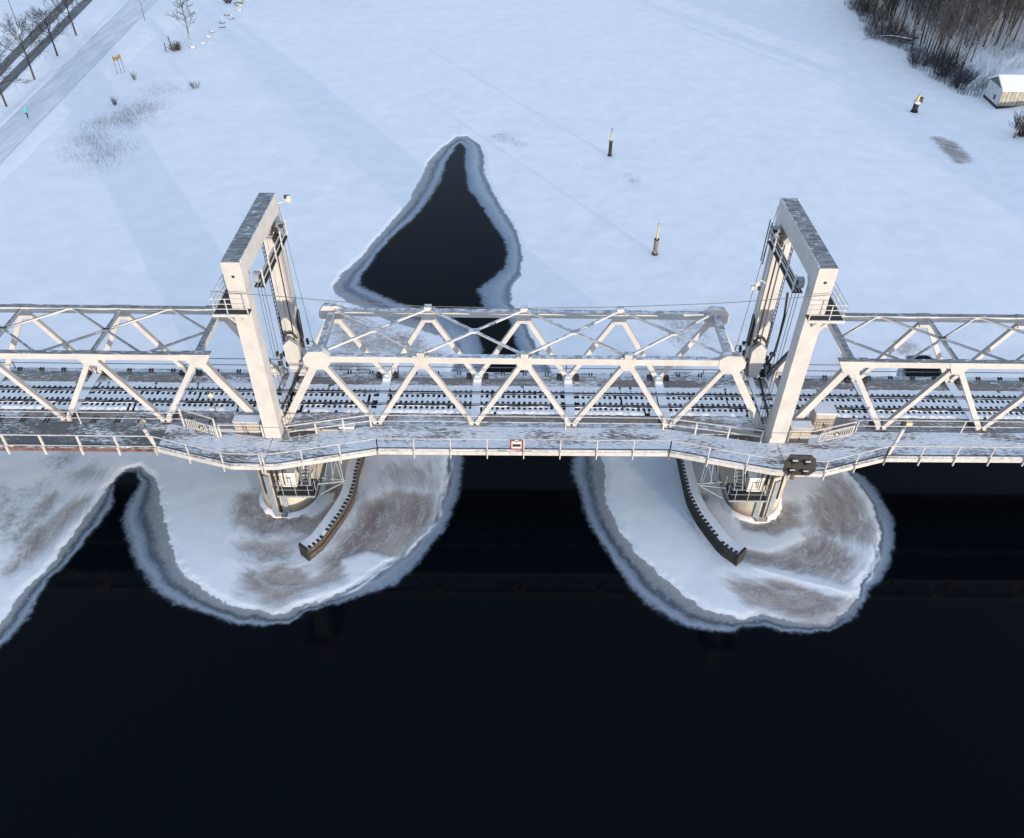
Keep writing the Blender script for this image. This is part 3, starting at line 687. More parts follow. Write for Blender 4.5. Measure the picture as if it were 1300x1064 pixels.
# ------------------------------------------------------------------ towers
def tower(sx, label, flip):
    """flip=+1: the channel lies on the +x side"""
    t = thing('lift_tower', label, 'bridge tower', (sx, 0, 4.7), 'lift towers of the bridge')
    w2 = .55; e = flip
    for (ya, yb, nm) in ((-4.4, -3.3, 'leg'), (3.6, 4.7, 'leg')):
        MB().box(sx - w2, sx + w2, ya, yb, 4.7, 19.9).build('leg', 'paint_cap', t)
    m = MB().box(sx - w2 - .02, sx + w2 + .02, -4.43, 4.75, 19.9, 21.2)
    m.build('cross_head', 'paint_cap', t)
    MB().box(sx + e * .60 - .03, sx + e * .60 + .03, -4.3, 4.6, 21.1, 21.32).build('gutter_edge', 'paint_lift', t)
    MB().box(sx - .08, sx + .08, -4.47, -4.435, 20.15, 20.3).build('vent_hole', 'black', t)
    # knee brackets under the cross head
    for ya, yb, yc in ((-3.3, -1.8, -3.3), (3.6, 2.1, 3.6)):
        m = MB().prism([(ya, 19.9), (yb, 19.9), (ya, 18.2)], 'x', sx - .25, sx + .25); m.build('knee_bracket', 'paint_lift', t)
    # inner gallery: dark grating with hangers and rails along the cross head
    g0, g1 = sorted((sx + e * .62, sx + e * 1.25))
    gal = MB().box(g0, g1, -3.1, 3.4, 18.62, 18.70).build('gallery_floor', 'black', t)
    for yy in np.arange(-3.0, 3.5, 1.6):
        MB().box(sx + e * 1.25 - .04, sx + e * 1.25 + .04, yy - .04, yy + .04, 18.6, 19.9).build('hanger', 'rail_white', t)
    for zz_ in (19.15, 19.65): MB().box(sx + e * 1.25 - .025, sx + e * 1.25 + .025, -3.1, 3.4, zz_ - .025, zz_ + .025).build('gallery_rail', 'rail_white', t)
    for xx in (sx + e * .80, sx + e * 1.03): MB().box(xx - .02, xx + .02, -3.1, 3.4, 18.705, 18.74).build('floor_batten', 'rail_white', t)
    # sheaves at both ends of the head, hoist machinery
    for yy, sr in ((-3.0, .36), (3.2, .52)):
        c = Vector((sx + e * .9, yy, 19.35)); m = MB().tube([c - Vector((.16, 0, 0)), c + Vector((.16, 0, 0))], sr, 20); m.build('sheave', 'galv', t)
        m = MB().tube([c - Vector((.20, 0, 0)), c + Vector((.20, 0, 0))], .16, 10); m.build('axle', 'steel_dark', t)
    r = random.Random(4)
    m = MB()
    for i in range(9): m.cbox(sx + e * r.uniform(.6, 1.1), r.uniform(2.2, 3.4), r.uniform(18.8, 19.8), r.uniform(.08, .3), r.uniform(.08, .3), r.uniform(.1, .4))
    m.build('hoist_machinery', 'steel_dark', t)
    # outer balcony around the near leg
    o0, o1 = sorted((sx - e * 1.55, sx + e * .62)); zf = 17.9
    a0, a1 = sorted((sx - e * 1.55, sx - e * .56))
    m = MB().box(a0, a1, -5.05, -2.2, zf - .07, zf); m.box(min(sx - e * .56, sx + e * .62), max(sx - e * .56, sx + e * .62), -5.05, -4.42, zf - .07, zf); m.build('balcony_floor', 'black', t)
    m = MB(); m.bar((o0, -5.08, zf - .06), (o1, -5.08, zf - .06), .08, .18); m.bar((sx - e * 1.58, -5.08, zf - .06), (sx - e * 1.58, -2.2, zf - .06), .08, .18); m.build('balcony_frame', 'rail_white', t)
    railing(t, [(sx - e * 1.55, -2.2), (sx - e * 1.55, -5.02), (sx + e * .6, -5.02)], zf, h=1.1, step=1.3, r=.02, post=.05, rails2=(.38, .74))
    m = MB().bar((sx - e * .55, -4.3, 16.8), (sx - e * 1.5, -4.3, zf - .1), .10, .12); m.bar((sx, -4.4, 17.0), (sx, -5.0, zf - .1), .1, .1); m.build('balcony_bracket', 'rail_white', t)
    # guide rails, pipes and ladders on the legs
    for yy in (3.58,):
        MB().box(sx - e * .18 - .07, sx - e * .18 + .07, yy - .10, yy, 7, 19.8).build('guide_channel', 'paint_cap', t)
        MB().box(sx + e * .22 - .025, sx + e * .22 + .025, yy - .06, yy, 7, 19.8).build('cable_pipe', 'black', t)
        MB().box(sx + e * .50 - .05, sx + e * .50 + .05, yy - .08, yy, 7, 19.8).build('guide_channel', 'paint_lift', t)
    m = MB(); lx0 = sx - e * .85
    for s in (-.2, .2): m.box(lx0 - .025, lx0 + .025, 4.1 + s - .025, 4.1 + s + .025, 8, 19.6)
    for zz_ in np.arange(8.2, 19.5, .35): m.box(lx0 - .02, lx0 + .02, 3.92, 4.28, zz_ - .02, zz_ + .02)
    m.build('ladder', 'cable', t)
    # black rubber buffers and head of the guide shoe at the foot of the far leg
    for s in (-1, 1): MB().prism([(3.75, 9.4), (4.3, 9.4), (4.3, 12.0), (3.75, 11.6)], 'x', sx + s * .62 - .06 + s * .05, sx + s * .62 + .06 + s * .05).build('buffer', 'black', t)
    m = MB().prism([(sx - .55, 8.2), (sx - .55, 9.6), (sx, 10.15), (sx + .55, 9.6), (sx + .55, 8.2), (sx + .3, 6.95), (sx - .3, 6.95)], 'y', 2.95, 3.3); m.build('guide_shoe', 'paint_cap', t)
    MB().tube([(sx - .5, 3.35, 10.1), (sx - .25, 3.32, 10.5), (sx + .2, 3.3, 10.5), (sx + .5, 3.35, 10.0)], .09, 8).build('hose', 'black', t)
    m = MB(); rr = random.Random(9 if e > 0 else 12)
    for i in range(16): m.cbox(sx + rr.choice((-1, 1)) * rr.uniform(.5, 1.15), rr.uniform(2.9, 4.2), rr.uniform(7.0, 9.4), rr.uniform(.1, .4), rr.uniform(.1, .4), rr.uniform(.15, .6))
    m.build('machinery', 'steel_dark', t)['kind'] = 'stuff'
    m = MB(); xx = sx - e * .35
    for i in range(8): m.cbox(sx + rr.choice((-1, 1)) * rr.uniform(.55, 1.2), rr.uniform(2.8, 3.9), rr.uniform(6.95, 8.4), rr.uniform(.2, .5), rr.uniform(.2, .5), rr.uniform(.2, .6))
    m.build('machinery_housing', 'galv', t)
    m = MB()
    for s in (0, 1):
        m.bar((sx - 1.2 + s * 2.4, 4.9, 7.0), (sx - 1.2 + s * 2.4, 4.9, 8.6), .05, .05, (0, 1, 0))
    m.bar((sx - 1.2, 4.9, 8.6), (sx + 1.2, 4.9, 8.6), .04, .04); m.bar((sx - 1.2, 4.9, 8.0), (sx + 1.2, 4.9, 8.0), .04, .04); m.build('service_railing', 'cable', t)
    # hoist ropes beside the legs
    for xx, yy in ((.75, -2.9), (.95, -2.9), (1.05, -2.6), (.72, 3.2), (.9, 3.45)):
        MB().tube([(sx + e * xx, yy, 18.6), (sx + e * xx * 1.0, yy, 7.0)], .022, 5).build('hoist_rope', 'cable', t)
    MB().tube([(sx + e * .35, 5.4, 20.3), (sx + e * 1.35, 4.6, 7.2)], .02, 5).build('stay_rope', 'cable', t)
    # snow-roofed link bridge between tower and spans, dark gap of the expansion joint
    MB().box(sx - .45, sx - .05, -1.6, 2.9, ZR - .2, ZR + .03).build('joint_plate', 'snow', t)
    MB().bar((sx - e * .1 - .1, -2.5, ZR + .06), (sx - e * .1 + .35, 2.9, ZR + .06), .16, .05).build('joint_gap', 'black', t)
    # pedestal plates at foot of the near leg
    m = MB().prism([(sx - .62, 7.0), (sx + .7, 7.0), (sx + .6, 8.6), (sx + .2, 9.2), (sx - .62, 9.2)], 'y', -3.28, -3.2); m.build('base_plate', 'paint_cap', t)
    MB().box(sx - .66, sx + .66, -4.5, -3.2, 4.5, 4.7).build('foot_flange', 'paint', t)
    MB().box(sx - .66, sx + .66, 3.5, 4.8, 4.5, 4.7).build('foot_flange', 'paint', t)
    return t
towerL = tower(-17.7, 'left lift tower, its inner side facing the channel lit cream by the low sun', 1)
towerR = tower(17.75, 'right lift tower, its channel side in blue shade with a thick black cable hanging inside', -1)
# thick black hanging cable inside the right tower and black arm
pts = [gy(a, b, 3.2) for a, b in [(1000, 372), (996, 400), (990, 425), (984, 445), (976, 460), (968, 471), (962, 473), (958, 468), (957, 455)]]
MB().tube(pts, .09, 8).build('hanging_cable', 'black', towerR)
MB().bar(gy(1002, 446, 2.0), gy(970, 478, 3.0), .14, .18).build('black_arm', 'black', towerR)
for k, (s, tw) in enumerate(((-17.7, towerL), (17.75, towerR))):   # camera and lamp on a short bracket
    e = 1 if k == 0 else -1
    if k == 0:
        m = MB().tube([(s + .5, 4.8, 20.4), (s + 1.1, 4.9, 20.5)], .05, 6); m.cbox(s + 1.3, 4.9, 20.75, .35, .3, .4); m.tube([(s + 1.3, 4.9, 20.4), (s + 1.3, 4.9, 20.95)], .05, 6); m.build('lamp_bracket', 'rail_white', tw)
        MB().cbox(s + 1.15, 4.78, 20.9, .16, .16, .22).build('floodlight', 'black', tw)
    else:
        m = MB().tube([(s - .6, 3.5, 15.2), (s - 1.0, 3.4, 15.5), (s - 1.5, 3.3, 15.3)], .05, 6); m.cbox(s - 1.25, 3.35, 15.15, .25, .2, .5); m.cbox(s - 1.55, 3.3, 14.95, .22, .2, .3); m.build('lamp_bracket', 'rail_white', tw)
        MB().cbox(s - 1.1, 3.2, 14.95, .14, .14, .3).build('floodlight', 'black', tw)
        m = MB()
        for i in range(7): m.cbox(s + 1.0, 4.5, 16.5 + i * .45, .07, .5, .05)
        for yy in (4.25, 4.75): m.box(s + .97 - 1.9, s + 1.03 - 1.9, yy - .03, yy + .03, 16.3, 19.6)
        m.build('cage_ladder', 'cable', tw)

# overhead messenger wire
pts = [gy(a, b, -4.6) for a, b in [(267, 370), (345, 375.5), (430, 383), (540, 389), (660, 391.5), (780, 390), (905, 385.5), (960, 382), (1058, 374)]]
tag(MB().tube(pts, .022, 5).build('overhead_wire', 'cable'), 'thin grey wire strung between the balconies of the two lift towers', 'wire')

# ------------------------------------------------------------------ piers and service platforms
def pier(sx, e, label):
    t = thing('bridge_pier', label, 'bridge pier', (sx, 0, -1), 'round-ended concrete piers')
    R = 2.1; pts = []
    for k in range(25): a = math.pi + math.pi * k / 24; pts.append((sx + R * math.cos(a), -3.4 + R * math.sin(a)))
    for k in range(25): a = math.pi * k / 24; pts.append((sx + R * math.cos(a), 3.6 + R * math.sin(a)))
    o = MB().prism(pts, 'z', -2.0, 4.5).build('shaft', 'concrete', t)
    pts2 = [(sx + (x - sx) * 1.06, y * 1.03) for x, y in pts]
    MB().prism(pts2, 'z', 4.5, 4.9).build('cap', 'concrete', t) if False else None
    # frozen collar of snow around the waterline
    m = MB(); n = len(pts); v = []; r = random.Random(int(abs(sx) * 10) + (1 if e > 0 else 0))
    for i, (x, y) in enumerate(pts):
        dx, dy = x - sx, y - max(-3.4, min(3.6, y)); L = math.hypot(dx, dy) or 1; k_ = r.uniform(.16, .30)
        v += [(x, y, .34), (x + dx / L * k_, y + dy / L * k_, .24), (x + dx / L * k_ * 1.5, y + dy / L * k_ * 1.5, .0)]
    f = []
    for i in range(n):
        j = (i + 1) % n
        for k_ in (0, 1): f.append((3 * i + k_, 3 * j + k_, 3 * j + k_ + 1, 3 * i + k_ + 1))
    m.poly(v, f); m.build('snow_collar', 'snow', t, True)
    # vertical steel fender plates and dark ladder between them
    def onr(a, rr=R): return sx + rr * math.cos(a), -3.4 + rr * math.sin(a)
    a0 = -math.pi / 2 + (-.12 if e > 0 else .12)
    for k, (da, nm, mt, wd, z0, z1) in enumerate(((-.24, 'fender_plate', 'galv', .42, .45, 4.2), (.0, 'ladder_track', 'steel_dark', .16, .3, 4.9), (.22, 'fender_plate', 'galv', .34, .5, 2.9), (-.42, 'ladder_track', 'steel_dark', .10, 2.2, 4.5))):
        a = a0 + da * e; x, y = onr(a, R + .06); d = Vector((-math.sin(a), math.cos(a), 0))
        MB().bar((x, y, z0), (x, y, z1), wd, .13, (math.cos(a), math.sin(a), 0)).build(nm, mt, t)
    x, y = onr(a0, R + .14); MB().cbox(x, y, .36, .9, .3, .3).build('foot_block', M['rustchord'], t)
    m = MB(); rr = random.Random(3)
    for i in range(7):
        a = a0 + e * rr.uniform(.05, .55); x, y = onr(a, R + rr.uniform(.05, .3)); m.tube([(x, y, 3.0 + rr.random()), (x + rr.uniform(-.1, .1), y, 6.3)], .035, 5)
    m.build('cables', 'black', t)
    # service platform on the channel side
    zf = 3.2; px0 = sx + e * .1; px1 = sx + e * 2.75; a_, b_ = sorted((px0, px1))
    y0, y1 = -6.35, -4.7
    MB().box(a_, b_, y0, y1, zf - .08, zf).build('platform_floor', 'steel_dark', t)
    m = MB()
    for yy in (y0, y1): m.bar((a_, yy, zf - .1), (b_, yy, zf - .1), .09, .16)
    for xx in (a_, (a_ + b_) / 2, b_): m.bar((xx, y0, zf - .101), (xx, y1, zf - .101), .08, .14)
    m.build('platform_frame', 'galv', t)
    railing(t, [(px0, y1 - .3), (px0, y0), (px1, y0), (px1, y1 - .2)], zf, h=1.05, step=.95, mat='galv', r=.018, post=.045)
    MB().bar((sx + e * 1.2, -5.0, 1.9), (sx + e * 2.6, -6.2, zf - .15), .08, .1).build('platform_strut', 'galv', t)
    # control cabinet standing on the platform deck
    m = MB().box(min(sx + e * .35, sx + e * 1.35), max(sx + e * .35, sx + e * 1.35), -5.55, -4.85, zf + .02, zf + 1.35); cab = m.build('control_cabinet', 'white', t)
    MB().box(min(sx + e * .30, sx + e * 1.4), max(sx + e * .30, sx + e * 1.4), -5.6, -4.8, zf + 1.36, zf + 1.45).build('cabinet_lid', 'roofsnow', t)
    MB().cbox(sx + e * .85, -5.57, zf + .95, .2, .03, .07).build('name_plate', 'steel_dark', t)
    # stair up to the walkway and side frame
    m = MB()
    for s in (0, .6):
        m.bar((sx + e * (1.65 + s), -5.4, zf), (sx + e * (2.0 + s), -4.4, 6.8), .07, .16)
    for k in range(12):
        q = k / 12; m.bar((sx + e * (1.65 + .35 * q), -5.4 + q, zf + 3.5 * q + .1), (sx + e * (2.25 + .35 * q), -5.4 + q, zf + 3.5 * q + .1), .2, .03)
    m.build('stair', 'galv', t)
    m = MB()
    for s in (0, .6): m.bar((sx + e * (1.65 + s), -5.55, zf + 1), (sx + e * (2.0 + s), -4.55, 7.6), .035, .035)
    for q in (.0, .33, .66): m.bar((sx + e * (2.25 + .35 * q), -5.4 + q, zf + 3.5 * q), (sx + e * (2.25 + .35 * q), -5.45 + q, zf + 3.5 * q + 1.05), .035, .035)
    m.build('stair_rail', 'galv', t)
    MB().tube([(sx + e * 1.5, -5.0, zf + .9), (sx + e * 1.55, -5.2, zf + 1.9), (sx + e * 1.9, -4.9, zf + 2.3), (sx + e * 2.1, -4.6, zf + 2.6)], .06, 8).build('hose', 'black', t)
    # outrigger frame toward the guide wall
    xa, xb = sx + e * 2.75, sx + e * 4.6; m = MB()
    m.bar((xa, -5.2, zf), (xb, -4.9, zf), .10, .12); m.bar((xa, -4.0, zf - .6), (xb, -4.2, zf - .6), .10, .12); m.bar((xa, -5.1, zf - 1.2), (xb, -4.9, zf - .1), .08, .08)
    for q in (.25, .6, .95): m.bar((xa + (xb - xa) * q, -4.95, zf), (xa + (xb - xa) * .6, -4.2, 6.4), .05, .05)
    m.bar((xb, -4.9, zf), (xb - e * .35, -4.2, 6.4), .05, .05); m.bar((xb - e * .9, -4.9, zf), (xb, -4.2, 6.4), .05, .05)
    m.build('outrigger_frame', 'galv', t)
    MB().box(min(xa, xb), max(xa, xb), -4.6, 2.8, 1.8, 1.86).build('under_deck_shelf', 'timber_dark', t) if False else None
    # far side platform with round tank
    zf2 = 4.2
    MB().box(min(sx + e * 1.6, sx + e * 5.2), max(sx + e * 1.6, sx + e * 5.2), 3.9, 5.6, zf2 - .08, zf2).build('platform_floor', 'deck_snowy', t)
    railing(t, [(sx + e * 1.6, 5.55), (sx + e * 5.2, 5.55), (sx + e * 5.2, 3.9)], zf2, h=1.1, step=1.2, mat='cable', r=.025, post=.06)
    c = (sx + e * 3.6, 4.75)
    if e < 0:
        MB().cyl(c[0], c[1], zf2, zf2 + 1.3, .62, 20).build('tank', 'timber', t); MB().cyl(c[0], c[1], zf2 + 1.31, zf2 + 1.42, .64, 20, .4).build('tank_snow', 'roofsnow', t)
    else:
        MB().box(c[0] - .9, c[0] + .9, 4.3, 5.3, zf2 + .01, zf2 + 1.1).build('machine_box', 'galv', t)
    m = MB(); rr = random.Random(6)
    for i in range(8):
        p = (sx + e * rr.uniform(1.7, 5), rr.uniform(4, 5.4), zf2 + rr.uniform(.1, 1)); m.bar(p, (p[0] + rr.uniform(-.9, .9), p[1] + rr.uniform(-.5, .5), p[2] + rr.uniform(-.2, .9)), .06, .06)
    m.build('pipework', 'steel_dark', t)
    return t
pierL = pier(-17.75, 1, 'left concrete pier with weathered blue grey steel plates at its front')
pierR = pier(17.45, -1, 'right concrete pier under the black signal board')

def guide_wall(label, top_out, base_out, e, wd):
    """low timber guide wall; top edge facing the channel given in the photo, then continued north to mirror"""
    A = [gz(a, b, 1.25)[:2] for a, b in top_out]
    t = thing('guide_wall', label, 'guide wall', (A[0][0], A[0][1], -1), 'timber guide walls')
    P = [Vector((a, b)) for a, b in A]
    # resample
    L = [(P[i + 1] - P[i]).length for i in range(len(P) - 1)]; T = sum(L)
    def at(d):
        i = 0
        while i < len(L) - 1 and d > L[i]: d -= L[i]; i += 1
        return P[i].lerp(P[i + 1], min(1, d / L[i]))
    def nrm(d):
        a = at(max(0, d - .6)); b = at(min(T, d + .6)); q = (b - a).normalized(); n = Vector((q.y, -q.x)); return n if n.x * e > 0 else -n
    n = 40; out = [at(T * i / n) for i in range(n + 1)]; nn = [nrm(T * i / n) for i in range(n + 1)]
    inn = [p - q * wd for p, q in zip(out, nn)]
    for k in range(6):                           # horizontal planks of the channel face
        z0 = .02 + k * .205; g = .012
        o_ = [(p + q * (.02 + .012 * ((k * 7) % 3))) for p, q in zip(out, nn)]; i_ = [p - q * .06 for p, q in zip(out, nn)]
        ribbon(o_, i_, z0 + g, z0 + .205 - g).build('plank', 'timber' if (e > 0 and k % 3) else 'timber_dark', t)
    ribbon([p - q * .05 for p, q in zip(out, nn)], inn, -1.5, 1.2).build('core', 'timber_dark', t)
    o_ = [p - q * .16 for p, q in zip(out, nn)]; i_ = [p - q * (wd + .05) for p, q in zip(out, nn)]
    ribbon(o_, i_, 1.2, 1.30).build('snow_cap', 'roofsnow', t)
    # toothed row of stud ends along the top edge
    step = .38; cnt = int(T / step); m0 = None
    for i in range(cnt):
        d = (i + .5) * step; p = at(d); q = nrm(d); ang = math.atan2(q.y, q.x); c = p - q * .07
        if m0 is None: m0 = MB().box(-.13, .12, -.10, .10, 0, .12)
        v = [(c.x + a * math.cos(ang) - b * math.sin(ang), c.y + a * math.sin(ang) + b * math.cos(ang), 1.2 + z_) for a, b, z_ in m0.v]
        if (i * 7919) % 23 != 5: MB().poly([(a_, b_, c2 - .02 * ((i * 31) % 4) / 3) for a_, b_, c2 in v], m0.f).build('stud', 'black', t)
    ribbon([p - q * .0 for p, q in zip(out, nn)], [p - q * .155 for p, q in zip(out, nn)], 1.21, 1.27).build('snow_between_studs', 'roofsnow', t)
    # snow skirt at foot of the face
    rr = random.Random(5)
    o_ = [p + q * rr.uniform(.24, .34) for p, q in zip(out, nn)]; i_ = [p + q * .01 for p, q in zip(out, nn)]
    ribbon(o_, i_, -.02, .09).build('snow_skirt', 'snow', t)
    p, q = out[0], nn[0]; d = (out[0] - out[1]).normalized() * .16
    c = [(p + q * .06 + d), (p + q * .06), (p - q * (wd + .08)), (p - q * (wd + .08) + d)]
    MB().prism([(a.x, a.y) for a in c], 'z', -1, 1.34).build('end_post', 'timber_dark', t)
    return t
guide_wall('left timber guide wall curving away right of the left pier', [(391, 697.5), (407.5, 684.6), (421.9, 665.5), (434.6, 647.9), (445.8, 628.7), (450.6, 612.7), (453.8, 593.6), (460.2, 574.4), (466, 545), (470, 515), (469, 495), (463, 479), (452, 466)], None, 1, .78)
guide_wall('right timber guide wall curving away left of the right pier', [(936.5, 704), (917.5, 691), (901, 670.8), (886, 650.5), (874, 626.5), (867.7, 600.6), (863, 578.5), (858, 550), (852, 520), (852, 498), (858, 487), (871, 474)], None, -1, .78)

# ------------------------------------------------------------------ cabinets, signals and signs on the bridge
def cabinet(label, x0, x1, y0, y1, z0, z1, doors, snow=True):
    t = thing('equipment_cabinet', label, 'cabinet', ((x0 + x1) / 2, (y0 + y1) / 2, z0))
    MB().box(x0, x1, y0, y1, z0, z1).build('housing', 'beige', t)
    MB().box(x0 - .05, x1 + .05, y0 - .07, y1 + .05, z1, z1 + .1).build('roof', 'roofsnow' if snow else 'beige', t)
    w = (x1 - x0 - .1) / doors
    for i in range(doors):
        MB().box(x0 + .05 + i * w + .015, x0 + .05 + (i + 1) * w - .015, y0 - .03, y0, z0 + .08, z1 - .06).build('door', 'beige', t)
    MB().box((x0 + x1) / 2 - .03, (x0 + x1) / 2 + .03, y0 - .06, y0 - .03, (z0 + z1) / 2 - .1, (z0 + z1) / 2 + .1).build('door_handle', 'steel_dark', t)
cabinet('wide beige cabinet behind the railing left of the left tower foot', -20.5, -18.7, -3.85, -3.2, 6.0, 7.9, 1)
cabinet('beige two-door cabinet right beside the foot of the right tower', 18.75, 20.2, -3.85, -3.2, 6.0, 7.9, 2)
cabinet('tall beige cabinet with a thick snow lid right of the right tower', 20.6, 22.0, -3.0, -2.0, 6.6, 8.5, 1)
cabinet('small beige cabinet low between left tower and lift span truss', -13.2, -12.2, -3.4, -3.05, 5.6, 7.1, 1)

# red and white frame sign
t = thing('channel_sign', 'small red-bordered white sign with dark bar on the walkway railing over the channel', 'sign', (.0, -5.6, 7.3))
sx0, _, sz0 = gy(647.5, 570, -5.62); sx1, _, sz1 = gy(664.5, 558.5, -5.62)
MB().box(sx0, sx1, -5.66, -5.62, sz0, sz1).build('board', 'white', t)
for a, b, c, d in ((sx0, sx0 + .10, sz0, sz1), (sx1 - .10, sx1, sz0, sz1), (sx0 + .10, sx1 - .10, sz0, sz0 + .09), (sx0 + .1, sx0 + .34, sz1 - .09, sz1), (sx1 - .34, sx1 - .1, sz1 - .09, sz1)):
    MB().box(a, b, -5.69, -5.66, c, d).build('border', 'red', t)
mx, mz = (sx0 + sx1) / 2, (sz0 + sz1) / 2
MB().box(mx - .28, mx + .28, -5.69, -5.66, mz - .16, mz + .07).build('bar', 'steel_dark', t)
MB().prism([(mx - .1, mz + .36), (mx + .1, mz + .36), (mx, mz + .24)], 'y', -5.69, -5.66).build('pointer', 'steel_dark', t)

# black navigation signal board
t = thing('signal_board', 'big black signal board with four hooded lamps at the walkway edge by the right pier', 'signal', (18.5, -7.6, 6.2))
def sgy(a, b): p = gy(a, b, -7.75); return p[0], p[2]
oct_ = [sgy(*p) for p in Z([(318, 703), (510, 710), (548, 745), (545, 850), (478, 892), (285, 885), (245, 855), (262, 775)], 7.222, 960, 480)]
MB().prism(oct_, 'y', -7.78, -7.70).build('board', 'steel_dark', t)
for a, b in Z([(345, 755), (462, 765), (318, 840), (440, 850)], 7.222, 960, 480):
    x_, z_ = sgy(a, b); l = MB().tube([(x_, -7.80, z_ - .06), (x_, -7.785, z_ - .06)], .2, 16).build('lamp', 'lens', t)
    hood = MB(); n = 10
    ring = [(x_ + .24 * math.cos(k * math.pi / n), z_ - .06 + .24 * math.sin(k * math.pi / n)) for k in range(n + 1)]
    v = [(a_, -7.79, b_) for a_, b_ in ring] + [(a_, -8.12, b_ - .0) for a_, b_ in ring]
    hood.poly(v, [(k, k + 1, n + 2 + k, n + 1 + k) for k in range(n)]).build('hood', 'steel_dark', t)
    hood = MB().cbox(x_, -7.96, z_ + .195, .34, .12, .03); hood.build('hood_snow', 'roofsnow', t)
x_, z_ = sgy(1006.5, 604.5); MB().box(x_ - .1, x_ + .1, -7.76, -7.6, z_ - .35, z_ + .3).build('foot', M['redbeam'], t)
m = MB()
for xx in (18.0, 18.9):
    m.bar((xx, -7.7, 7.0), (xx, -7.25, 7.0), .05, .05)
    m.bar((xx, -7.7, 7.6), (xx, -7.25, 7.9), .05, .05)
m.build('bracket', 'galv', t)

def post_sign(label, px, py, z, ybase, h, w_, mat, back):
    P = gz(px, py, z); t = thing('track_sign', label, 'sign', P)
    MB().bar(P, (P[0], P[1], P[2] + h), .06, .06, (0, 1, 0)).build('post', 'cable', t)
    c = Vector((P[0], P[1] - .05, P[2] + h))
    d = w_ * .62
    MB().prism([(c.x, c.z + d), (c.x + d * .8, c.z), (c.x, c.z - d), (c.x - d * .8, c.z)], 'y', c.y - .04, c.y).build('board', mat, t)
    if back: MB().prism([(c.x - .16, c.z + d * 1.15), (c.x + d * .4, c.z + .1), (c.x - .1, c.z - d * 1.15), (c.x - d * .95, c.z)], 'y', c.y + .02, c.y + .06).build('backing', 'black', t)
post_sign('pale yellow diamond sign on a thin post between track and left tower', 274, 522, 7.0, 0, 1.55, .42, 'palegold', True)
post_sign('pale yellow diamond sign at the bend of the left walkway', 187, 548, 7.0, 0, 1.0, .50, 'palegold', False)
p = gz(1148, 545, 7.)
t = thing('walkway_lamp', 'small olive lamp head beside the walkway rail right of the right tower', 'lamp', p)
MB().bar(p, (p[0], p[1], p[2] + .5), .07, .07, (0, 1, 0)).build('post', 'galv', t); MB().cbox(p[0] + .1, p[1] - .05, p[2] + .62, .42, .3, .26).build('lamp_head', 'palegold', t)
MB().cbox(p[0] - .25, p[1], p[2] + .55, .2, .2, .4).build('backing', 'black', t)
# thick leaning stanchions where walkway segments meet
for nm, lb, a, b, par in (('stanchion', None, (1125, 582), (1147, 545), right), ('stanchion', None, (200, 570), (183, 545), left)):
    P = gz(*a, 6.6); Q = gy(b[0], b[1], P[1] + .15); MB().bar(P, Q, .17, .17, (0, 1, 0)).build('stanchion', 'rail_white', par)

# ------------------------------------------------------------------ channel markers
def marker(label, base, h, ph, r, mat, extra=False):
    P = gz(*base, 0.); t = thing('channel_marker', label, 'channel marker', (P[0], P[1], 0), 'black and yellow channel markers')
    x, y = P[0], P[1]
    MB().cyl(x, y, -1, .32, r * 1.45, 14, r * 1.3).build('foot_ring', 'timber_dark', t)
    MB().cyl(x, y, .32, h, r, 12).build('column', mat, t); MB().cyl(x, y, h, h + .12, r * 1.15, 12).build('collar', 'black', t)
    if r and not extra:
        MB().tube([(x, y, h + .1), (x, y, ph)], [.11, .07], 8).build('pole', 'yellow', t); MB().cyl(x, y, ph - .12, ph + .08, .09, 8).build('pole_tip', 'galv', t)
    if extra:
        MB().cyl(x - .1, y - .3, h - .15, h + .14, .42, 12).build('snow_disc', 'roofsnow', t); MB().cbox(x + .45, y, h + .3, .5, .5, .8).build('lamp_box', 'black', t)
        MB().prism([(x - .22, h + .1), (x + .16, h + .1), (x + .08, h + 1.1), (x - .08, h + 1.1)], 'y', y - .2, y + .2).build('top_mark', 'yellow', t); MB().tube([(x, y, h + 1.2), (x, y, ph)], .05, 6).build('pole', 'galv', t)
marker('farthest of the two mid-river black markers with a thin yellow pole', (774, 199), 2.15, 4.0, .24, 'timber_dark')
marker('brown speckled river marker with yellow pole, nearest the bridge', (831, 324), 1.95, 3.9, .26, M['rustchord'])
marker('black river marker with yellow top and round snow cap near the wooded bank', (1160, 143), 1.7, 3.3, .42, 'timber_dark', True)

# ------------------------------------------------------------------ bare trees
def branch(m, p, d, L, r, depth, rnd, spread, upw, thin, kids):
    n = 3 if depth > 1 else 2; pts = [Vector(p)]; dd = Vector(d).normalized()
    for i in range(n):
        dd = (dd + Vector((rnd.uniform(-1, 1), rnd.uniform(-1, 1), rnd.uniform(-1, 1))) * .16 + Vector((0, 0, upw))).normalized()
        pts.append(pts[-1] + dd * L / n)
    rs = [max(thin, r * (1 - .62 * i / n)) for i in range(n + 1)]
    m.tube(pts, rs, 4 if depth > 1 else 3, False)
    if depth <= 0: return
    k = kids[min(depth, len(kids) - 1)]
    for i in range(k):
        q = .25 + .75 * (i + rnd.random()) / k; j = min(n - 1, int(q * n)); pp = pts[j].lerp(pts[j + 1], q * n - j)
        a = dd.cross(Vector((rnd.uniform(-1, 1), rnd.uniform(-1, 1), rnd.uniform(-1, 1)))).normalized()
        nd = (dd + a * spread * rnd.uniform(.6, 1.2)).normalized()
        branch(m, pp, nd, L * rnd.uniform(.48, .68), r * .5, depth - 1, rnd, spread, upw, thin, kids)
